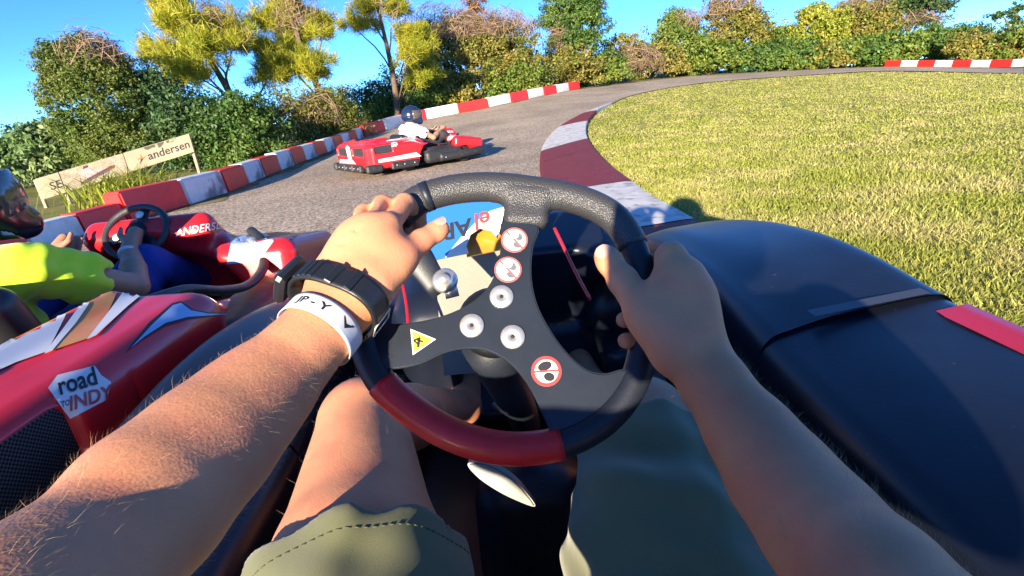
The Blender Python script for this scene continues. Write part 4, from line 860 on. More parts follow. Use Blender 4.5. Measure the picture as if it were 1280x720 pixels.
# shorts: loose cloth over the thighs and hips
def shorts():
    h = .0042; bl = Blob((-.34, -.30, .10), (.34, .64, .68), h)
    hemL, hemR = LM_ + (LK - LM_) * .0, RM_ + (RK - RM_) * .74
    def leg(Hh_, hem, r0, r1):
        bl.cone(Hh_, hem, r0, r1, .03)
    bl.cone(LH, LM_, .118, .114, .03); bl.cone(LM_, hemL + (LK - LM_) * .15, .114, .112, .01); bl.cone(RH, RM_, .116, .108, .03); bl.cone(RM_, hemR + (RK - RM_) * .1, .108, .090, .01); bl.cone((0, -.12, .22), (0, -.14, .36), .155, .145, .06)
    def cut(hem, n):
        n = n / np.linalg.norm(n); return lambda X, Y, Z: -((X - hem[0]) * n[0] + (Y - hem[1]) * n[1] + (Z - hem[2]) * n[2])
    hv_ = D(525, 628, .47) - D(310, 700, .44); nL = np.cross(hv_, np.array([0, .25, -1.])); nL = nL if nL @ (LK - LM_) > 0 else -nL; nR = RK - RM_
    dl = nL / np.linalg.norm(nL); dr = nR / np.linalg.norm(nR)
    bl.field(lambda X, Y, Z: np.where(X < 0, -((X - hemL[0]) * dl[0] + (Y - hemL[1]) * dl[1] + (Z - hemL[2]) * dl[2]), -((X - hemR[0]) * dr[0] + (Y - hemR[1]) * dr[1] + (Z - hemR[2]) * dr[2])), .006, 'sub')
    # hollow the leg openings so the hem is an edge around the thigh
    bl.cone(LM_, LK, .103, .103, .004, 'sub'); bl.cone(RM_ + (RK - RM_) * .72, RK, .082, .080, .004, 'sub')
    # folds
    def folds(X, Y, Z): return .0055 * np.sin(X * 50 + Y * 25 + 3 * np.sin(Z * 30)) * np.sin(Y * 18 + Z * 22 + 2 * np.sin(X * 18)) + .002 * np.sin(Y * 75 + X * 38 + Z * 40)
    ax = [bl.lo[i] + np.arange(bl.n[i]) * h for i in range(3)]; bl.f += folds(*np.meshgrid(*ax, indexing='ij')).astype(np.float32)
    return bl.skin(1), hemL, dl
(SV, SQ), hemL, dl = shorts()
sh = mesh('shorts', SV, SQ, m_olive, driver, off=DO)
shb = BVHTree.FromPolygons([Vector(v) for v in SV], [tuple(q) for q in SQ.tolist()])
armb = BVHTree.FromPolygons([Vector(v) for v in LV], [tuple(q) for q in LQ.tolist()])
def around(c, t, x0, n=64, R=.09, w=0, ax_off=0, bvh=armb):
    """points on the arm's skin on a ring about axis point c, direction t"""
    t = t / np.linalg.norm(t); x = x0 - t * (x0 @ t); x /= np.linalg.norm(x); y = np.cross(t, x); out = []
    for k in range(n):
        a = 2 * math.pi * k / n; d = x * math.cos(a) + y * math.sin(a); o = c + d * R
        hit = bvh.ray_cast(Vector(o), Vector(-d), R)
        out.append((np.array(hit[0]) if hit[0] is not None else c + d * .03, d))
    return out
def band(c, t, width, thick, lift_, mt, name, rows=7, n=72, prof=None, tilt=0):
    t = t / np.linalg.norm(t); x0 = -cf; g = []
    offs = np.linspace(-1, 1, rows)
    base_ = [around(c + t * (o * width / 2), t, x0, n) for o in offs]
    rr = np.array([[np.linalg.norm((p - (c + t * (o * width / 2)))) for p, d in b] for b, o in zip(base_, offs)]); rr = rr.max(0)
    for _ in range(3): rr = (rr + np.roll(rr, 1) + np.roll(rr, -1)) / 3
    outr = []
    for (o, th_) in [(-1, 0), (-1, thick), *[(q, thick) for q in offs[1:-1]], (1, thick), (1, 0), (-1, 0)]:
        outr.append([c + t * (o * width / 2) + d * (r + lift_ + th_) for (p, d), r in zip(base_[0], rr)])
    MB().grid(np.array(outr), wrap=True).build(name, mt, driver, off=DO)
    return [d for p, d in base_[0]], rr + lift_ + thick
hs_ = [p for p, d in around(hemL - dl * .026, dl, np.array([0, 0, 1.]), 90, .2, bvh=shb)]
for k in range(0, 90):
    a, b = hs_[k], hs_[(k + 1) % 90]
    if .003 < np.linalg.norm(a - b) < .012 and a[2] > .40: MB().tube(np.linspace(a, a + (b - a) * .6, 3), .0009, 5).build('stitch', mat('olive_thread', (.07, .075, .04), .8), sh, off=DO)
fd = LF[2] - LW; fd /= np.linalg.norm(fd)
wbc = D(384, 410, .436); wdirs, wrr = band(wbc, fd, .019, .0007, .0022, m_band, 'wristband')
V2, F2 = text_polys('JP - Y   \u25BC', .0098, 0, .0002)
mb = MB(); pts = []
for a, b in V2:
    k = (-a / .033 - .34) * 1.0; 
    ang_ = k; n_ = 72; i_ = (ang_ / (2 * math.pi) * n_) % n_; i0 = int(i_); f_ = i_ - i0; d = wdirs[i0] * (1 - f_) + wdirs[(i0 + 1) % n_] * f_; r_ = wrr[i0] * (1 - f_) + wrr[(i0 + 1) % n_] * f_
    pts.append(wbc - fd * b + d * (r_ + .0005))
mb.add(pts, F2); mb.build('wristband_lettering', m_sblk, driver, smooth=False, off=DO)
wac = D(412, 378, .446); adirs, arr_ = band(wac, fd, .022, .0034, .0015, m_strap, 'watch_strap')
# strap ribs, case, clear guard and buckle
def ringpt(ang_, up_, along):
    i_ = (ang_ / (2 * math.pi) * 72) % 72; i0 = int(i_); f_ = i_ - i0; d = adirs[i0] * (1 - f_) + adirs[(i0 + 1) % 72] * f_; d /= np.linalg.norm(d); r_ = arr_[i0]
    return wac + fd * along + d * (r_ + up_), d
angw = None; best = 9
for a in np.linspace(0, 6.28, 180):
    p, d = ringpt(a, 0, 0); q = p - CP; u_ = 640 + FPX * (q @ cr) / (q @ cf); v_ = 360 - FPX * (q @ cu) / (q @ cf); e_ = abs(u_ - 384) + abs(v_ - 352)
    if e_ < best * 50 and (angw is None or e_ < bestv): angw, bestv = a, e_
sgn = 1
p1_, _ = ringpt(angw + .3, 0, 0); q = p1_ - CP; u1 = 640 + FPX * (q @ cr) / (q @ cf); sgn = 1 if u1 > 384 else -1
cp_, cd_ = ringpt(angw, .003, 0); Rw = frame(cd_, fd)
wt = MB(); wt.box(cp_ + cd_ * .002, (.034, .036, .010), Rw, .003); wo_ = wt.build('watch_case', m_strap, driver, smooth=False, off=DO)
wt = MB(); wt.box(cp_ + cd_ * .0075, (.026, .026, .002), Rw, .0008); wt.build('watch_face', m_glass, driver, smooth=False, off=DO)
for k in range(4):
    p_, d_ = ringpt(angw + sgn * (.62 + .16 * k), .001, 0); wt = MB(); wt.box(p_ - d_ * .0008, (.0205, .0045, .0022), frame(d_, fd), .0008); wt.build('strap_rib', m_strap, driver, smooth=False, off=DO)
for k in range(2):
    p_, d_ = ringpt(angw + sgn * (1.55 + .35 * k), .001, 0); wt = MB(); wt.box(p_ - d_ * .0004, (.0225, .007, .0020), frame(d_, fd), .0008); wt.build('strap_keeper', m_strap, driver, smooth=False, off=DO)
p_, d_ = ringpt(angw + sgn * 2.75, .0012, 0); q_, e_ = ringpt(angw + sgn * 3.0, .003, 0)
MB().tube(np.array([p_ + fd * .012, q_ + fd * .012, q_ - fd * .012, p_ - fd * .012]), .0008, 8, closed=True).build('buckle', m_steel, driver, off=DO)
# helmet
m_helm = mat('helmet_black', (.012, .013, .016), .2, coat=.6)
bl = Blob((-.2, -.42, .62), (.2, .06, 1.08), .006); bl.ell((0, -.215, .868), (.128, .15, .145), None, .02); bl.box((0, -.13, .775), (.2, .17, .11), .05, None, .05); bl.ell((0, -.06, .865), (.115, .1, .045), None, .01, 'sub'); bl.ell((0, -.20, .80), (.095, .115, .16), None, .01, 'sub')
HV, HQ = bl.skin(2); mesh('helmet', HV, HQ, m_helm, driver, off=DO)
# fine hair on forearms and shins
def hairs(V, Q, n, keep, length, flow, name):
    tri = V[Q[:, [0, 1, 2]]]; c = V[Q].mean(1); nn = np.cross(V[Q[:, 2]] - V[Q[:, 0]], V[Q[:, 3]] - V[Q[:, 1]]); nn /= np.linalg.norm(nn, axis=1)[:, None] + 1e-12
    ok = np.where(keep(c, nn))[0]; k = rng.choice(ok, n); p = c[k] + rng.normal(0, .0007, (n, 3)); m = nn[k]
    fl = flow(p); fl = fl - m * (fl * m).sum(1)[:, None]; fl /= np.linalg.norm(fl, axis=1)[:, None]; fl += rng.normal(0, .35, (n, 3)); d = fl * .8 + m * rng.uniform(.12, .55, n)[:, None]; d /= np.linalg.norm(d, axis=1)[:, None]
    L = length * rng.uniform(.5, 1.4, n)[:, None]; s = np.cross(d, rng.normal(size=(n, 3))); s /= np.linalg.norm(s, axis=1)[:, None]; s *= .000042
    mid = p + d * L * .55 + m * L * .06; tip = p + d * L + fl * L * .12 - m * L * .08
    VV = np.stack([p - s, p + s, mid + s * .8, mid - s * .8, mid - s * .8, mid + s * .8, tip + s * .2, tip - s * .2], 1).reshape(-1, 3)
    tag(mesh(name, VV, quads(VV), m_hair, driver, smooth=False, off=DO), kind='stuff')
lax = LF[-1] - LW; lax /= np.linalg.norm(lax)
hairs(LV, LQ, 4000, lambda c, m: (((c - LW) @ lax) > .045), .0075, lambda p: np.tile(-lax * .7 - cu * .6, (len(p), 1)), 'arm_hair')
rax = RF[-1] - RW; rax /= np.linalg.norm(rax)
hairs(RV, RQ, 6000, lambda c, m: (((c - RW) @ rax) > .02), .0085, lambda p: np.tile(-rax * .7 + cr * .5, (len(p), 1)), 'arm_hair')
hairs(BV, BQ, 700, lambda c, m: (c[:, 1] > .33) & (c[:, 2] > .38) & (m[:, 2] > -.2) & (np.abs(c[:, 0]) > .02), .012, lambda p: np.tile(np.array([0, .8, -.4]), (len(p), 1)), 'leg_hair')

# ================================================================== THE OTHER TWO KARTS
m_tyre = MATS['tyre_rubber']; m_rim = mat('wheel_rim', (.35, .34, .33), .4, metal=.7)
m_ored = mat('kart_red', (.78, .018, .024), .28, var=.1, vs_=8, bump=.02, bs=90, coat=.3)
m_mesh = mat('black_wire_mesh', (.03, .03, .032), .5, metal=.4)
N_, L_, B_ = nodes(m_mesh); tc = N_.new('ShaderNodeTexCoord'); ck = N_.new('ShaderNodeTexChecker'); ck.inputs['Scale'].default_value = 240; ck.inputs[1].default_value = (.11, .11, .115, 1); ck.inputs[2].default_value = (.008, .008, .008, 1)
L_.new(tc.outputs['Object'], ck.inputs['Vector']); L_.new(ck.outputs[0], B_.inputs['Base Color'])
m_swhite = mat('graphic_white', (.74, .74, .73), .32, coat=.2); m_sorange = mat('graphic_orange', (.75, .20, .02), .32, coat=.2, col2=(.68, .30, .04), cs=10); m_sbluew = mat('graphic_pale_blue', (.36, .50, .74), .32, coat=.2)
m_scuff = mat('bumper_black', (.028, .028, .030), .5, var=.3, vs_=20, bump=.1, bs=80, col2=(.09, .09, .09), cs=22, crange=(.62, .75))
KO = np.array([-1.47, 1.55, 0.]); k2 = thing('go_kart', 'red go kart with orange and white stripes alongside, driven by the yellow shirt', 'go kart', KO, 0, 'rental go karts on the track')
# rear fairing wrapped round the seat
bl = Blob((-.82, -1.28, .05), (.82, .12, .64), .0075)
for s in (-1, 1):
    bl.box((s * .60, -.66, .280), (.18, .90, .36), .07, None, .01); bl.box((s * .53, -.68, .440), (.20, .80, .055), .025, rot('Y', s * 22), .05); bl.box((s * .625, -.24, .375), (.07, .34, .055), .025, rot('X', -9), .05)
bl.box((0, -1.05, .280), (1.24, .24, .36), .08, None, .05); bl.box((0, -.98, .46), (.95, .26, .06), .028, rot('X', 20), .05)
bl.box((0, -.44, .30), (.80, .98, .9), .10, None, .02, 'sub'); bl.cone((-1, -.10, .15), (1, -.10, .15), .225, .225, .012, 'sub')
for s in (-1, 1): bl.box((s * .70, -.90, .375), (.075, .30, .13), .03, None, .008, 'sub'); bl.box((s * .31, -1.175, .36), (.46, .07, .15), .03, None, .008, 'sub')
for s in (-1, 1): bl.box((s * .70, -.615, .30), (.030, .007, .5), .002, None, .003, 'sub')
FV, FQ = bl.skin(1); fair = mesh('rear_fairing', FV, FQ, m_ored, k2)
for s in (-1, 1):
    MB().box((s * .668, -.90, .375), (.006, .29, .12), bev=.002).build('mesh_panel', m_mesh, k2, smooth=False); MB().box((s * .31, -1.143, .36), (.45, .006, .14), bev=.002).build('mesh_panel', m_mesh, k2, smooth=False)
# nose and front fenders
bl = Blob((-.78, .25, .05), (.78, 1.1, .66), .0075)
bl.box((0, .70, .27), (.95, .44, .24), .10, rot('X', -12), .02)
for s in (-1, 1): bl.box((s * .47, .66, .295), (.34, .56, .19), .06, rot('X', -10), .06)
bl.box((.02, .60, .42), (.52, .13, .26), .05, rot('X', 38), .06)
bl.ell((0, .22, .22), (.46, .46, .26), None, .03, 'sub')
for s in (-1, 1): bl.cone((s * .72, .55, .10), (s * .36, .55, .10), .16, .16, .01, 'sub')
NV, NQ = bl.skin(1); nose = mesh('nose_cone', NV, NQ, m_ored, k2)
for s in (-1, 1):
    bl = Blob((-.2, -.3, .04), (.2, .62, .36), .0085); bl.box((0, .14, .165), (.20, .70, .20), .075, None, .01); bl.box((-.06 * s, .16, .26), (.12, .5, .07), .03, rot('Y', s * 20), .04); PV, PQ = bl.skin(1); mesh('side_pod', PV + np.array([s * .59, 0, 0]), PQ, m_scuff, k2)
    MB().tube(spline([(s * .50, -.46, .46), (s * .53, -.30, .455), (s * .54, -.14, .43), (s * .54, .03, .365), (s * .54, .2, .325), (s * .53, .36, .345), (s * .48, .50, .41), (s * .40, .60, .44)], 40), .019, 12, flat=.8).build('cockpit_edge', m_scuff, k2)
    MB().box((s * .70, -.60, .125), (.07, .46, .11), bev=.02).build('bumper_block', m_scuff, k2, smooth=False)
    MB().box((s * .66, -1.09, .125), (.10, .26, .12), bev=.025).build('bumper_block', m_scuff, k2, smooth=False)
    MB().tube(spline([(s * .69, .02, .14), (s * .705, .3, .14), (s * .69, .62, .15), (s * .60, .90, .16), (s * .42, 1.01, .16)], 24), .062, 14).build('front_bumper', m_scuff, k2)
    for y_ in (-.75, -.62, -.45, .1, .4, .7): MB().lathe([(.0, .008), (.008, .008), (.011, .003), (.011, 0)], (s * (.737 if y_ < 0 else .757 - max(0, y_ - .6) * .4), y_, .13), (s, 0, 0), 10).build('bumper_bolt', m_steel, k2)
    for y_, r_, w_, nm in ((.55, .128, .058, 'front_wheel'), (-.45, .14, .09, 'rear_wheel')):
        x_ = s * (.54 if y_ > 0 else .46)
        wh = MB().lathe([(r_ * .5, -w_), (r_ * .86, -w_ * 1.02), (r_ * .97, -w_ * .8), (r_, -w_ * .4), (r_, w_ * .4), (r_ * .97, w_ * .8), (r_ * .86, w_ * 1.02), (r_ * .5, w_)], (x_, y_, r_), (1, 0, 0), 36).build(nm, m_tyre, k2)
        MB().lathe([(.02, -w_ * .75), (r_ * .48, -w_ * .9), (r_ * .52, -w_ * .95), (r_ * .52, w_ * .95), (r_ * .48, w_ * .9), (.02, w_ * .75)], (x_, y_, r_), (1, 0, 0), 24).build('rim', m_rim, wh)
MB().tube(spline([(-.42, 1.01, .16), (-.2, 1.05, .16), (0, 1.06, .16), (.2, 1.05, .16), (.42, 1.01, .16)], 16), .062, 14).build('front_bumper', m_scuff, k2)
for x_ in (-.32, .0, .32): 
    MB().box((x_, -1.19, .125), (.28, .09, .115), bev=.022).build('bumper_block', m_scuff, k2, smooth=False)
    for dx in (-.08, .08): MB().lathe([(.0, .008), (.008, .008), (.011, .003), (.011, 0)], (x_ + dx, -1.235, .13), (0, -1, 0), 10).build('bumper_bolt', m_steel, k2)
MB().box((0, -.02, .055), (.92, 2.0, .014), bev=.004).build('floor_tray', m_tray, k2, smooth=False)
bl = Blob((-.3, -.45, .05), (.3, .28, .58), .009); bl.box((0, -.03, .13), (.42, .5, .12), .06, None, .03); bl.box((0, -.27, .32), (.44, .12, .44), .05, rot('X', 16), .05)
for s in (-1, 1): bl.box((s * .2, -.08, .2), (.06, .44, .2), .03, None, .04)
V_, Q_ = bl.skin(1); mesh('seat', V_, Q_, m_seat, k2)
MB().box((.36, -.72, .24), (.2, .34, .24), bev=.03).build('engine', m_scuff, k2, smooth=False)
# its steering wheel
sa = math.radians(40); sn = np.array([0, -math.cos(sa), math.sin(sa)]); sy_ = np.array([0, math.sin(sa), math.cos(sa)]); sxv = np.array([1., 0, 0]); scn = np.array([0, .50, .50])
th = np.linspace(0, 2 * math.pi, 48, endpoint=False); s2 = MB().tube(scn + np.outer(np.cos(th) * .122, sxv) + np.outer(np.sin(th) * .112, sy_), .0135, 12, closed=True).build('steering_wheel', m_rubber, k2)
for a in (math.radians(80), math.radians(200), math.radians(320)): MB().tube(np.linspace(scn - sn * .01, scn + sxv * math.cos(a) * .118 + sy_ * math.sin(a) * .108, 4), [.03, .024, .022, .022], 10, flat=.25, up=sn).build('spoke', m_plate, s2)
MB().lathe([(0, .01), (.04, .01), (.042, 0), (.042, -.02)], scn, sn, 20).build('hub', m_plate, s2)
for a in (80, 200): 
    q = math.radians(a); MB().lathe([(0, .004), (.015, .004), (.016, 0)], scn + sxv * math.cos(q) * .07 + sy_ * math.sin(q) * .07 + sn * .012, sn, 16).build('bolt', m_swhite, s2)
MB().tube(np.array([scn - sn * .02, scn + np.array([0, .12, -.14]), scn + np.array([0, .24, -.3])]), .018, 10).build('steering_column', m_frame, k2)

# graphics laid on the bodywork: outlines follow the sheet they are stuck on
bv_f = BVHTree.FromPolygons([Vector(v) for v in FV], [tuple(q) for q in FQ.tolist()]); bv_n = BVHTree.FromPolygons([Vector(v) for v in NV], [tuple(q) for q in NQ.tolist()])
EYE = CP - KO
def decal(px, tris, name, mt, parent, bvh, lift_=.0022, cell=7.0):
    """px: picture outline; laid onto the surface it falls on"""
    b = bmesh.new(); vv = [b.verts.new((p[0], p[1], 0)) for p in px]
    if tris is None: b.faces.new(vv)
    else:
        for t in tris:
            try: b.faces.new([vv[i] for i in t])
            except ValueError: pass
    bmesh.ops.triangulate(b, faces=b.faces[:])
    for _ in range(5):
        es = [e for e in b.edges if e.calc_length() > cell]
        if not es: break
        bmesh.ops.subdivide_edges(b, edges=es, cuts=1); bmesh.ops.triangulate(b, faces=[f for f in b.faces if len(f.verts) > 3])
    bad = []
    for v in b.verts:
        d = Vector(ray(v.co.x, v.co.y)).normalized(); h = bvh.ray_cast(Vector(EYE), d)
        if h[0] is None: bad.append(v); continue
        v.co = h[0] - d * .0006 + (h[1] if h[1].dot(d) < 0 else -h[1]) * lift_
    bmesh.ops.delete(b, geom=bad, context='VERTS')
    kill = [f for f in b.faces if max(e.calc_length() for e in f.edges) > .16]; bmesh.ops.delete(b, geom=kill, context='FACES')
    me = bpy.data.meshes.new(name); b.to_mesh(me); b.free(); me.materials.append(mt)
    if len(me.polygons) == 0: return None
    for p in me.polygons: p.use_smooth = True
    return new_obj(name, me, parent)
decal([(-60, 470), (-20, 440), (40, 405), (90, 375), (83, 393), (60, 440), (20, 454), (-60, 490)], None, 'white_stripe', m_swhite, fair, bv_f)
decal([(60, 441), (88, 408), (113, 374), (148, 362), (135, 392), (110, 424)], None, 'orange_stripe', m_sorange, fair, bv_f)
decal([(56, 444), (84, 405), (108, 372), (118, 371), (95, 405), (66, 440)], None, 'white_stripe', m_swhite, fair, bv_f, .0034)
decal([(109, 426), (134, 394), (156, 363), (208, 345), (190, 359), (160, 384), (120, 421)], None, 'white_stripe', m_swhite, fair, bv_f, .0034)
decal([(156, 441), (186, 404), (215, 380), (226, 377), (240, 387), (262, 391), (298, 391), (262, 396), (236, 399), (206, 408), (180, 424)], None, 'flame_stripe', m_sblk, fair, bv_f)
decal([(162, 437), (190, 407), (216, 383), (226, 380), (238, 389), (258, 392.5), (290, 392.5), (258, 395), (234, 397), (206, 405), (180, 422)], None, 'flame_stripe', m_sbluew, fair, bv_f, .0034)
decal([(60, 486), (66, 478), (72, 470), (118, 458), (126, 470), (138, 478), (132, 500), (88, 523), (72, 504)], None, 'sticker_backing', m_swhite, fair, bv_f)
def ptext(body, c, size, ang_, mt, parent, bvh, lift_=.0034, bold=.0, shear=.2, sy=1.0):
    V2, F2 = text_polys(body, 1.0, shear, bold); a = math.radians(ang_); px = [(c[0] + (x * math.cos(a) - y * sy * math.sin(a)) * size, c[1] - (x * math.sin(a) + y * sy * math.cos(a)) * size) for x, y in V2]
    return decal(px, F2, 'lettering', mt, parent, bvh, lift_)
ptext('road', (95, 479), 27, 17, m_sblk, fair, bv_f, .0036, .02, .1, 1.15); ptext('INDY', (110, 499), 23, 17, m_sred, fair, bv_f, .0036, .02, .25); ptext('TO', (80, 505), 8, 17, m_sblk, fair, bv_f, .0036, .01)
pass
decal([(284, 330), (289, 304), (302, 292), (340, 282), (346, 297), (330, 318), (308, 328)], None, 'number_panel', m_swhite, nose, bv_n)
decal([(284, 330), (289, 304), (296, 297), (312, 293), (314, 305), (308, 328)], None, 'panel_tint', m_sbluew, nose, bv_n, .003)
decal([(348, 286), (368, 281), (378, 288), (366, 300), (358, 298)], None, 'headlamp_sticker', m_sgrey, nose, bv_n); decal([(355, 288), (367, 284), (372, 288), (364, 295)], None, 'headlamp_lens', m_sbluew, nose, bv_n, .0034)
ptext('ANDERSEN', (252, 286), 13, 10, m_swhite, nose, bv_n, .003, .01, .3)
# white rear centre panel and sill stripe, seen on the kart ahead
def flatdecal(P, name, mt, parent): 
    b = MB(); b.add(P, [tuple(range(len(P)))]); return b.build(name, mt, parent, smooth=False)

# ------------------------------------------------------------------ seated drivers
m_skin2 = mat('driver_skin', (.45, .24, .15), .5, var=.1, vs_=20, sss=.15, bump=.06, bs=300)
m_neon = mat('neon_yellow_shirt', (.62, .86, .02), .8, var=.06, vs_=30, bump=.15, bs=500, sheen=.3)
m_wshirt = mat('white_shirt', (.78, .77, .76), .85, var=.05, vs_=30, bump=.12, bs=400)
m_jean = mat('blue_jeans', (.012, .045, .30), .8, var=.2, vs_=60, bump=.25, bs=700)
m_dkpant = mat('dark_trousers', (.03, .028, .035), .85, var=.2, vs_=40)
m_visor = mat('smoked_visor', (.10, .075, .055), .12, coat=.5)
m_shoe = mat('shoe_dark', (.03, .03, .03), .6)
def seated(label, loc, rz, shirt, pant, turn=0, helm=None):
    t = thing('person', label, 'person', loc, rz, None)
    Sh = {s: np.array([s * .185, -.07, .555]) for s in (-1, 1)}; El = {s: np.array([s * .285, .17, .405]) for s in (-1, 1)}; Ha = {s: np.array([s * .124, .43, .512]) for s in (-1, 1)}
    Kn = {s: np.array([s * .19, .40, .415]) for s in (-1, 1)}; Hp = {s: np.array([s * .09, -.08, .22]) for s in (-1, 1)}; An = {s: np.array([s * .17, .80, .19]) for s in (-1, 1)}
    bl = Blob((-.42, -.32, .06), (.42, 1.02, .92), .0065)
    bl.cone((0, -.08, .2), (0, -.13, .40), .13, .125, .04); bl.cone((0, -.13, .40), (0, -.1, .52), .125, .11, .04); bl.cone((0, -.08, .55), (0, -.02, .68), .052, .05, .03); bl.ell((0, 0, .735), (.075, .092, .11), None, .02)
    for s in (-1, 1):
        bl.cone((s * .08, -.09, .53), Sh[s], .07, .06, .03); bl.cone(Sh[s], El[s], .052, .040, .015); bl.cone(El[s], El[s] + (Ha[s] - El[s]) * .35, .041, .042, .01); bl.cone(El[s] + (Ha[s] - El[s]) * .35, Ha[s] - (Ha[s] - El[s]) * .16, .040, .026, .01)
        bl.cone(Hp[s], Kn[s], .085, .062, .03); bl.cone(Kn[s], An[s], .058, .038, .015); bl.cone(An[s], An[s] + np.array([0, .14, -.03]), .042, .036, .02)
        pw = Ha[s] - (Ha[s] - El[s]) * .16; kn = Ha[s] + np.array([s * .012, .03, .03]); bl.cone(pw, kn, .026, .022, .015)
        for j in range(4):
            o = sy_ * (.028 - .0185 * j); m1 = Ha[s] + o + np.array([s * .020, .028, .006]); f1 = Ha[s] + o + np.array([s * .004, .062, .0]); f2 = Ha[s] + o + np.array([-s * .022, .050, -.004]); bl.cone(pw + o * .5, m1, .016, .012, .01); bl.cone(m1, f1, .0105, .0100, .004); bl.cone(f1, f2, .0098, .0085, .004)
        bl.cone(pw + np.array([-s * .01, .01, .01]), Ha[s] + np.array([-s * .026, .0, .026]), .015, .011, .01); bl.cone(Ha[s] + np.array([-s * .026, .0, .026]), Ha[s] + np.array([-s * .028, .022, .05]), .011, .009, .004)
    V, Q = bl.skin(2); mesh('body', V, Q, m_skin2, t)
    h = .007; bl = Blob((-.42, -.34, .12), (.42, .32, .72), h)
    bl.cone((0, -.08, .20), (0, -.13, .40), .158, .150, .05); bl.cone((0, -.13, .40), (0, -.1, .52), .150, .128, .05); bl.cone((-.10, -.085, .535), (.10, -.085, .535), .088, .088, .04); bl.cone((0, -.08, .57), (0, -.05, .62), .078, .066, .03)
    for s in (-1, 1): bl.cone((s * .1, -.09, .53), Sh[s], .088, .080, .03); bl.cone(Sh[s], Sh[s] + (El[s] - Sh[s]) * .45, .078, .083, .02); bl.cone(Sh[s] + (El[s] - Sh[s]) * .5, Sh[s] + (El[s] - Sh[s]) * 1.05, .060, .060, .004, 'sub')
    ax = [bl.lo[i] + np.arange(bl.n[i]) * h for i in range(3)]; X, Y, Z = np.meshgrid(*ax, indexing='ij'); bl.f += (.006 * np.sin(Z * 55 + Y * 40 + 2.5 * np.sin(X * 16)) * np.sin(X * 20 + Z * 14 + 1) + .003 * np.sin(Y * 70 - Z * 60 + X * 30)).astype(np.float32)
    V, Q = bl.skin(1); mesh('shirt', V, Q, shirt, t)
    bl = Blob((-.36, -.28, .06), (.36, .9, .56), h)
    for s in (-1, 1): bl.cone(Hp[s], Kn[s], .102, .082, .03); bl.cone(Kn[s], An[s] + np.array([0, -.02, .02]), .080, .058, .02)
    ax = [bl.lo[i] + np.arange(bl.n[i]) * h for i in range(3)]; X, Y, Z = np.meshgrid(*ax, indexing='ij'); bl.f += (.005 * np.sin(Y * 45 + Z * 30 + 2 * np.sin(X * 25)) * np.sin(X * 40 + Y * 12)).astype(np.float32)
    V, Q = bl.skin(1); mesh('trousers', V, Q, pant, t)
    for s in (-1, 1):
        bl = Blob((-.1, -.1, -.08), (.1, .24, .1), .007); bl.cone((0, -.02, .0), (0, .15, -.03), .056, .046, .02); V, Q = bl.skin(1); mesh('shoe', V + An[s], Q, m_shoe, t)
    bl = Blob((-.2, -.22, .52), (.2, .24, .96), .007); bl.ell((0, -.005, .755), (.132, .158, .148), None, .02); bl.box((0, .085, .665), (.19, .15, .10), .045, None, .05); bl.ell((0, .15, .755), (.13, .07, .05), None, .01, 'sub'); bl.ell((0, 0, .66), (.098, .11, .15), None, .01, 'sub')
    V, Q = bl.skin(2); hm = mesh('helmet', V, Q, helm or m_helm, t)
    g = [[(math.sin(a) * .129 * math.cos(e), .004 + math.cos(a) * .158 * math.cos(e), .757 + .150 * math.sin(e)) for e in np.radians(np.linspace(-26, 28, 9))] for a in np.radians(np.linspace(-88, 88, 25))]
    vz = MB().grid(np.array(g)).build('visor', m_visor, t); md = vz.modifiers.new('s', 'SOLIDIFY'); md.thickness = .003; md.offset = 1
    if turn: hm.rotation_euler = (0, 0, turn); vz.rotation_euler = (0, 0, turn)
    return t
d2 = seated('driver in a neon yellow shirt and black helmet in the kart alongside', KO + np.array([-.10, -.02, -.03]), 0, m_neon, m_jean, math.radians(-8))
MB().lathe([(.031, -.009), (.033, -.009), (.033, .009), (.031, .009)], (.168, .346, .480), np.array([.124, .43, .512]) - np.array([.285, .17, .405]), 24).build('wristband', m_band, d2)
# the kart ahead: same make, turned into the bend
k3 = copy_tree(k2); KA2 = np.array([-1.28, 8.45, float(terrain(-1.28, 8.45)) + .012]); k3.location = KA2; k3.scale = (.94, .94, .94); k3.rotation_euler = (0, 0, math.radians(-54)); k3['label'] = 'red and white go kart ahead turning into the bend'
d3 = seated('driver in a white shirt and dark helmet in the kart ahead', KA2, math.radians(-54), m_wshirt, m_dkpant, math.radians(-25), mat('helmet_navy', (.012, .022, .055), .2, coat=.6))
rf3 = [o for o in bpy.data.objects if o.parent == k3 and o.name.startswith('rear_fairing')][0]
flatdecal([(-.08, -1.176, .22), (.06, -1.176, .22), (.07, -1.178, .44), (-.02, -1.178, .47), (-.10, -1.178, .44)], 'white_panel', m_swhite, rf3)
flatdecal([(.694, -1.02, .20), (.694, -.30, .20), (.694, -.38, .27), (.694, -.78, .255), (.694, -1.02, .25)], 'white_stripe', m_swhite, rf3)
flatdecal([(-.5, -1.178, .19), (.2, -1.178, .19), (.1, -1.178, .25), (-.45, -1.178, .25)], 'white_stripe', m_swhite, rf3)

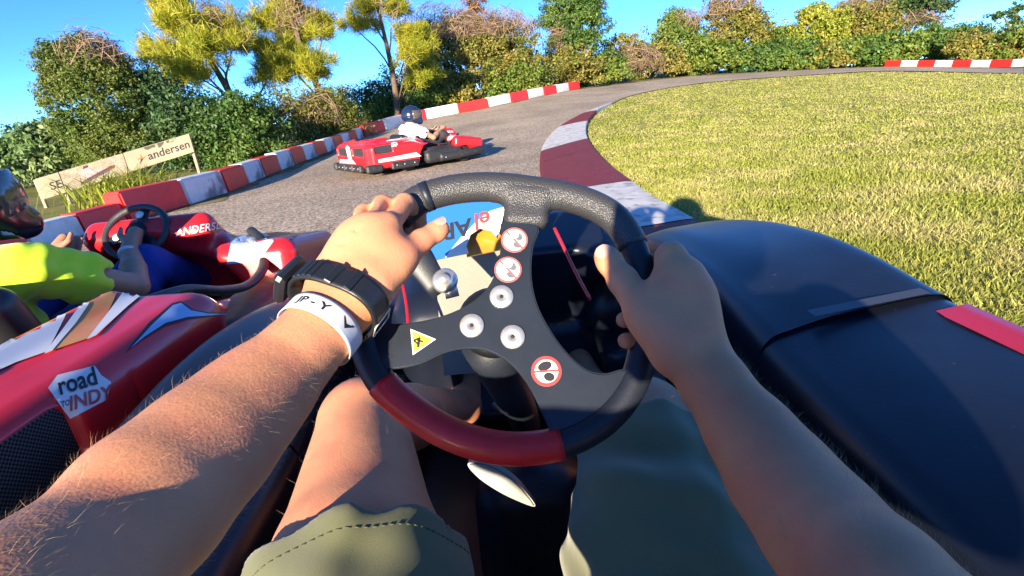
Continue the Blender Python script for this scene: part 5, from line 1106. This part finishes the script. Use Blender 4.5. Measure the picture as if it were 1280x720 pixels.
# ================================================================== SIGN BOARDS BEHIND THE BARRIER
m_board = mat('banner_cream', (.56, .47, .29), .7, var=.1, vs_=3, bump=.05, bs=20, col2=(.48, .40, .25), cs=2)
m_gravel = mat('banner_photo_gravel', (.42, .33, .21), .7, var=.35, vs_=60, col2=(.50, .42, .30), cs=12)
m_post = mat('wood_post', (.42, .32, .20), .8, var=.2, vs_=10)
m_ink = mat('banner_ink', (.06, .05, .045), .7); m_orng = mat('banner_orange', (.55, .17, .04), .7); m_pink = mat('banner_pink', (.70, .42, .40), .7); m_mar = mat('banner_maroon', (.16, .05, .05), .7); m_blotch = mat('banner_dark_blotch', (.13, .12, .07), .8, col2=(.5, .42, .27), cs=16, crange=(.5, .6))
SX = -5.3
B_2 = Xp(236, 167, SX); va = ray(43, 224); dd_ = np.array([.74, .67])
_t = np.linalg.solve(np.array([[va[0], dd_[0]], [va[1], dd_[1]]]), B_2[:2])[0]; A_ = CP + va * _t; ztl = A_[2]; zt = B_2[2]
_n = np.array([dd_[1], -dd_[0], 0]); hit = lambda x, y: CP + ray(x, y) * (((B_2 - CP) @ _n) / (ray(x, y) @ _n)); zb = hit(247, 189)[2]
A_[2], B_2[2] = .0, .0
sdir_ = B_2 - A_; SL = np.linalg.norm(sdir_); sdir_ /= SL; snrm = np.array([sdir_[1], -sdir_[0], 0]); _ = 0
sg = thing('sign_board', 'long cream sponsor sign of three panels on thin wooden posts behind the barrier', 'sign', (A_[0], A_[1], 0))
so_ = np.array(sg.location)
def SP_(u, v, off=0): z = ztl + (zt - ztl) * u + (v - 1) * (zt - zb); return A_ + sdir_ * (u * SL) + snrm * off + np.array([0, 0, z]) - np.array([0, 0, 0])
cuts = [0, .15, .585, 1.0]
cuts[1] = float((hit(72, 213) - A_) @ sdir_ / SL); cuts[2] = float((hit(152, 188) - A_) @ sdir_ / SL)
for i in range(3):
    u0, u1 = cuts[i] + .003, cuts[i + 1] - .003
    o = prism('panel', [SP_(u0, 0), SP_(u1, 0), SP_(u1, 1), SP_(u0, 1)], snrm, .02, m_gravel if i == 1 else m_board, sg, off=so_)
    if i == 1:
        c0 = (u0 + u1) / 2; ww = (u1 - u0)
        def pol(pts, mt, off, nm): MB().add([SP_(c0 + x * ww, y, off) for x, y in pts], [tuple(range(len(pts)))]).build(nm, mt, o, smooth=False, off=so_)
        pol([(-.24, .10), (.30, .42), (.33, .56), (.26, .58), (-.25, .24)], m_mar, .0215, 'printed_kart'); pol([(-.20, .28), (-.06, .40), (.14, .52), (.10, .60), (-.02, .62), (-.08, .82), (-.2, .84), (-.18, .66), (-.26, .5)], m_pink, .023, 'printed_driver'); pol([(-.2, .14), (.25, .42), (.24, .47), (-.2, .20)], m_sgrey, .0225, 'printed_shadow')
        pol([(-.16, .80), (-.08, .82), (-.07, .92), (-.14, .94)], m_mar, .0235, 'printed_helmet')
    body_, uu, vv_, sz_, mm = [('SE', .5, .45, .16, m_ink), (None,) * 5, ('andersen', .64, .47, .18, m_ink)][i]
    if body_:
        V2, F2 = text_polys(body_, sz_, 0, .002); cu_ = u0 + (u1 - u0) * (uu if i else .72); MB().add([SP_(cu_ + a / SL, vv_ + b / (zt - zb), .0215) for a, b in V2], F2).build('lettering', mm, o, smooth=False, off=so_)
    if i == 2:
        c0 = u0 + (u1 - u0) * .22
        for ang0 in range(5):
            a = ang0 * 2 * math.pi / 5 + .3; d = np.array([math.cos(a), math.sin(a)]) * .085; e = np.array([-d[1], d[0]]) * .28
            if ang0 == 4: continue
            MB().add([SP_(c0 + (p[0]) / SL, .45 + p[1] / (zt - zb), .0215 + .0004 * ang0) for p in (e * .6, d, -e * .6)], [(0, 1, 2)]).build('star_mark', m_orng if ang0 < 3 else m_ink, o, smooth=False, off=so_)
        MB().add([SP_(u0 + (u1 - u0) * x, y, .0212) for x, y in ((.25, .98), (.80, .98), (.72, .82), (.6, .88), (.52, .74), (.42, .84), (.34, .80))], [(0, 1, 2, 3, 4, 5, 6)]).build('dark_blotch', m_blotch, o, smooth=False, off=so_)  # jagged dark blotch along the top edge of the right panel
for u in (.004, cuts[1], .996):
    p = A_ + sdir_ * (u * SL) - snrm * .03; zz = ztl + (zt - ztl) * u
    MB().box((p[0] - so_[0], p[1] - so_[1], (zz + .02) / 2 - .05), (.045, .045, zz + .06), bev=.006).build('post', m_post, sg, smooth=False)
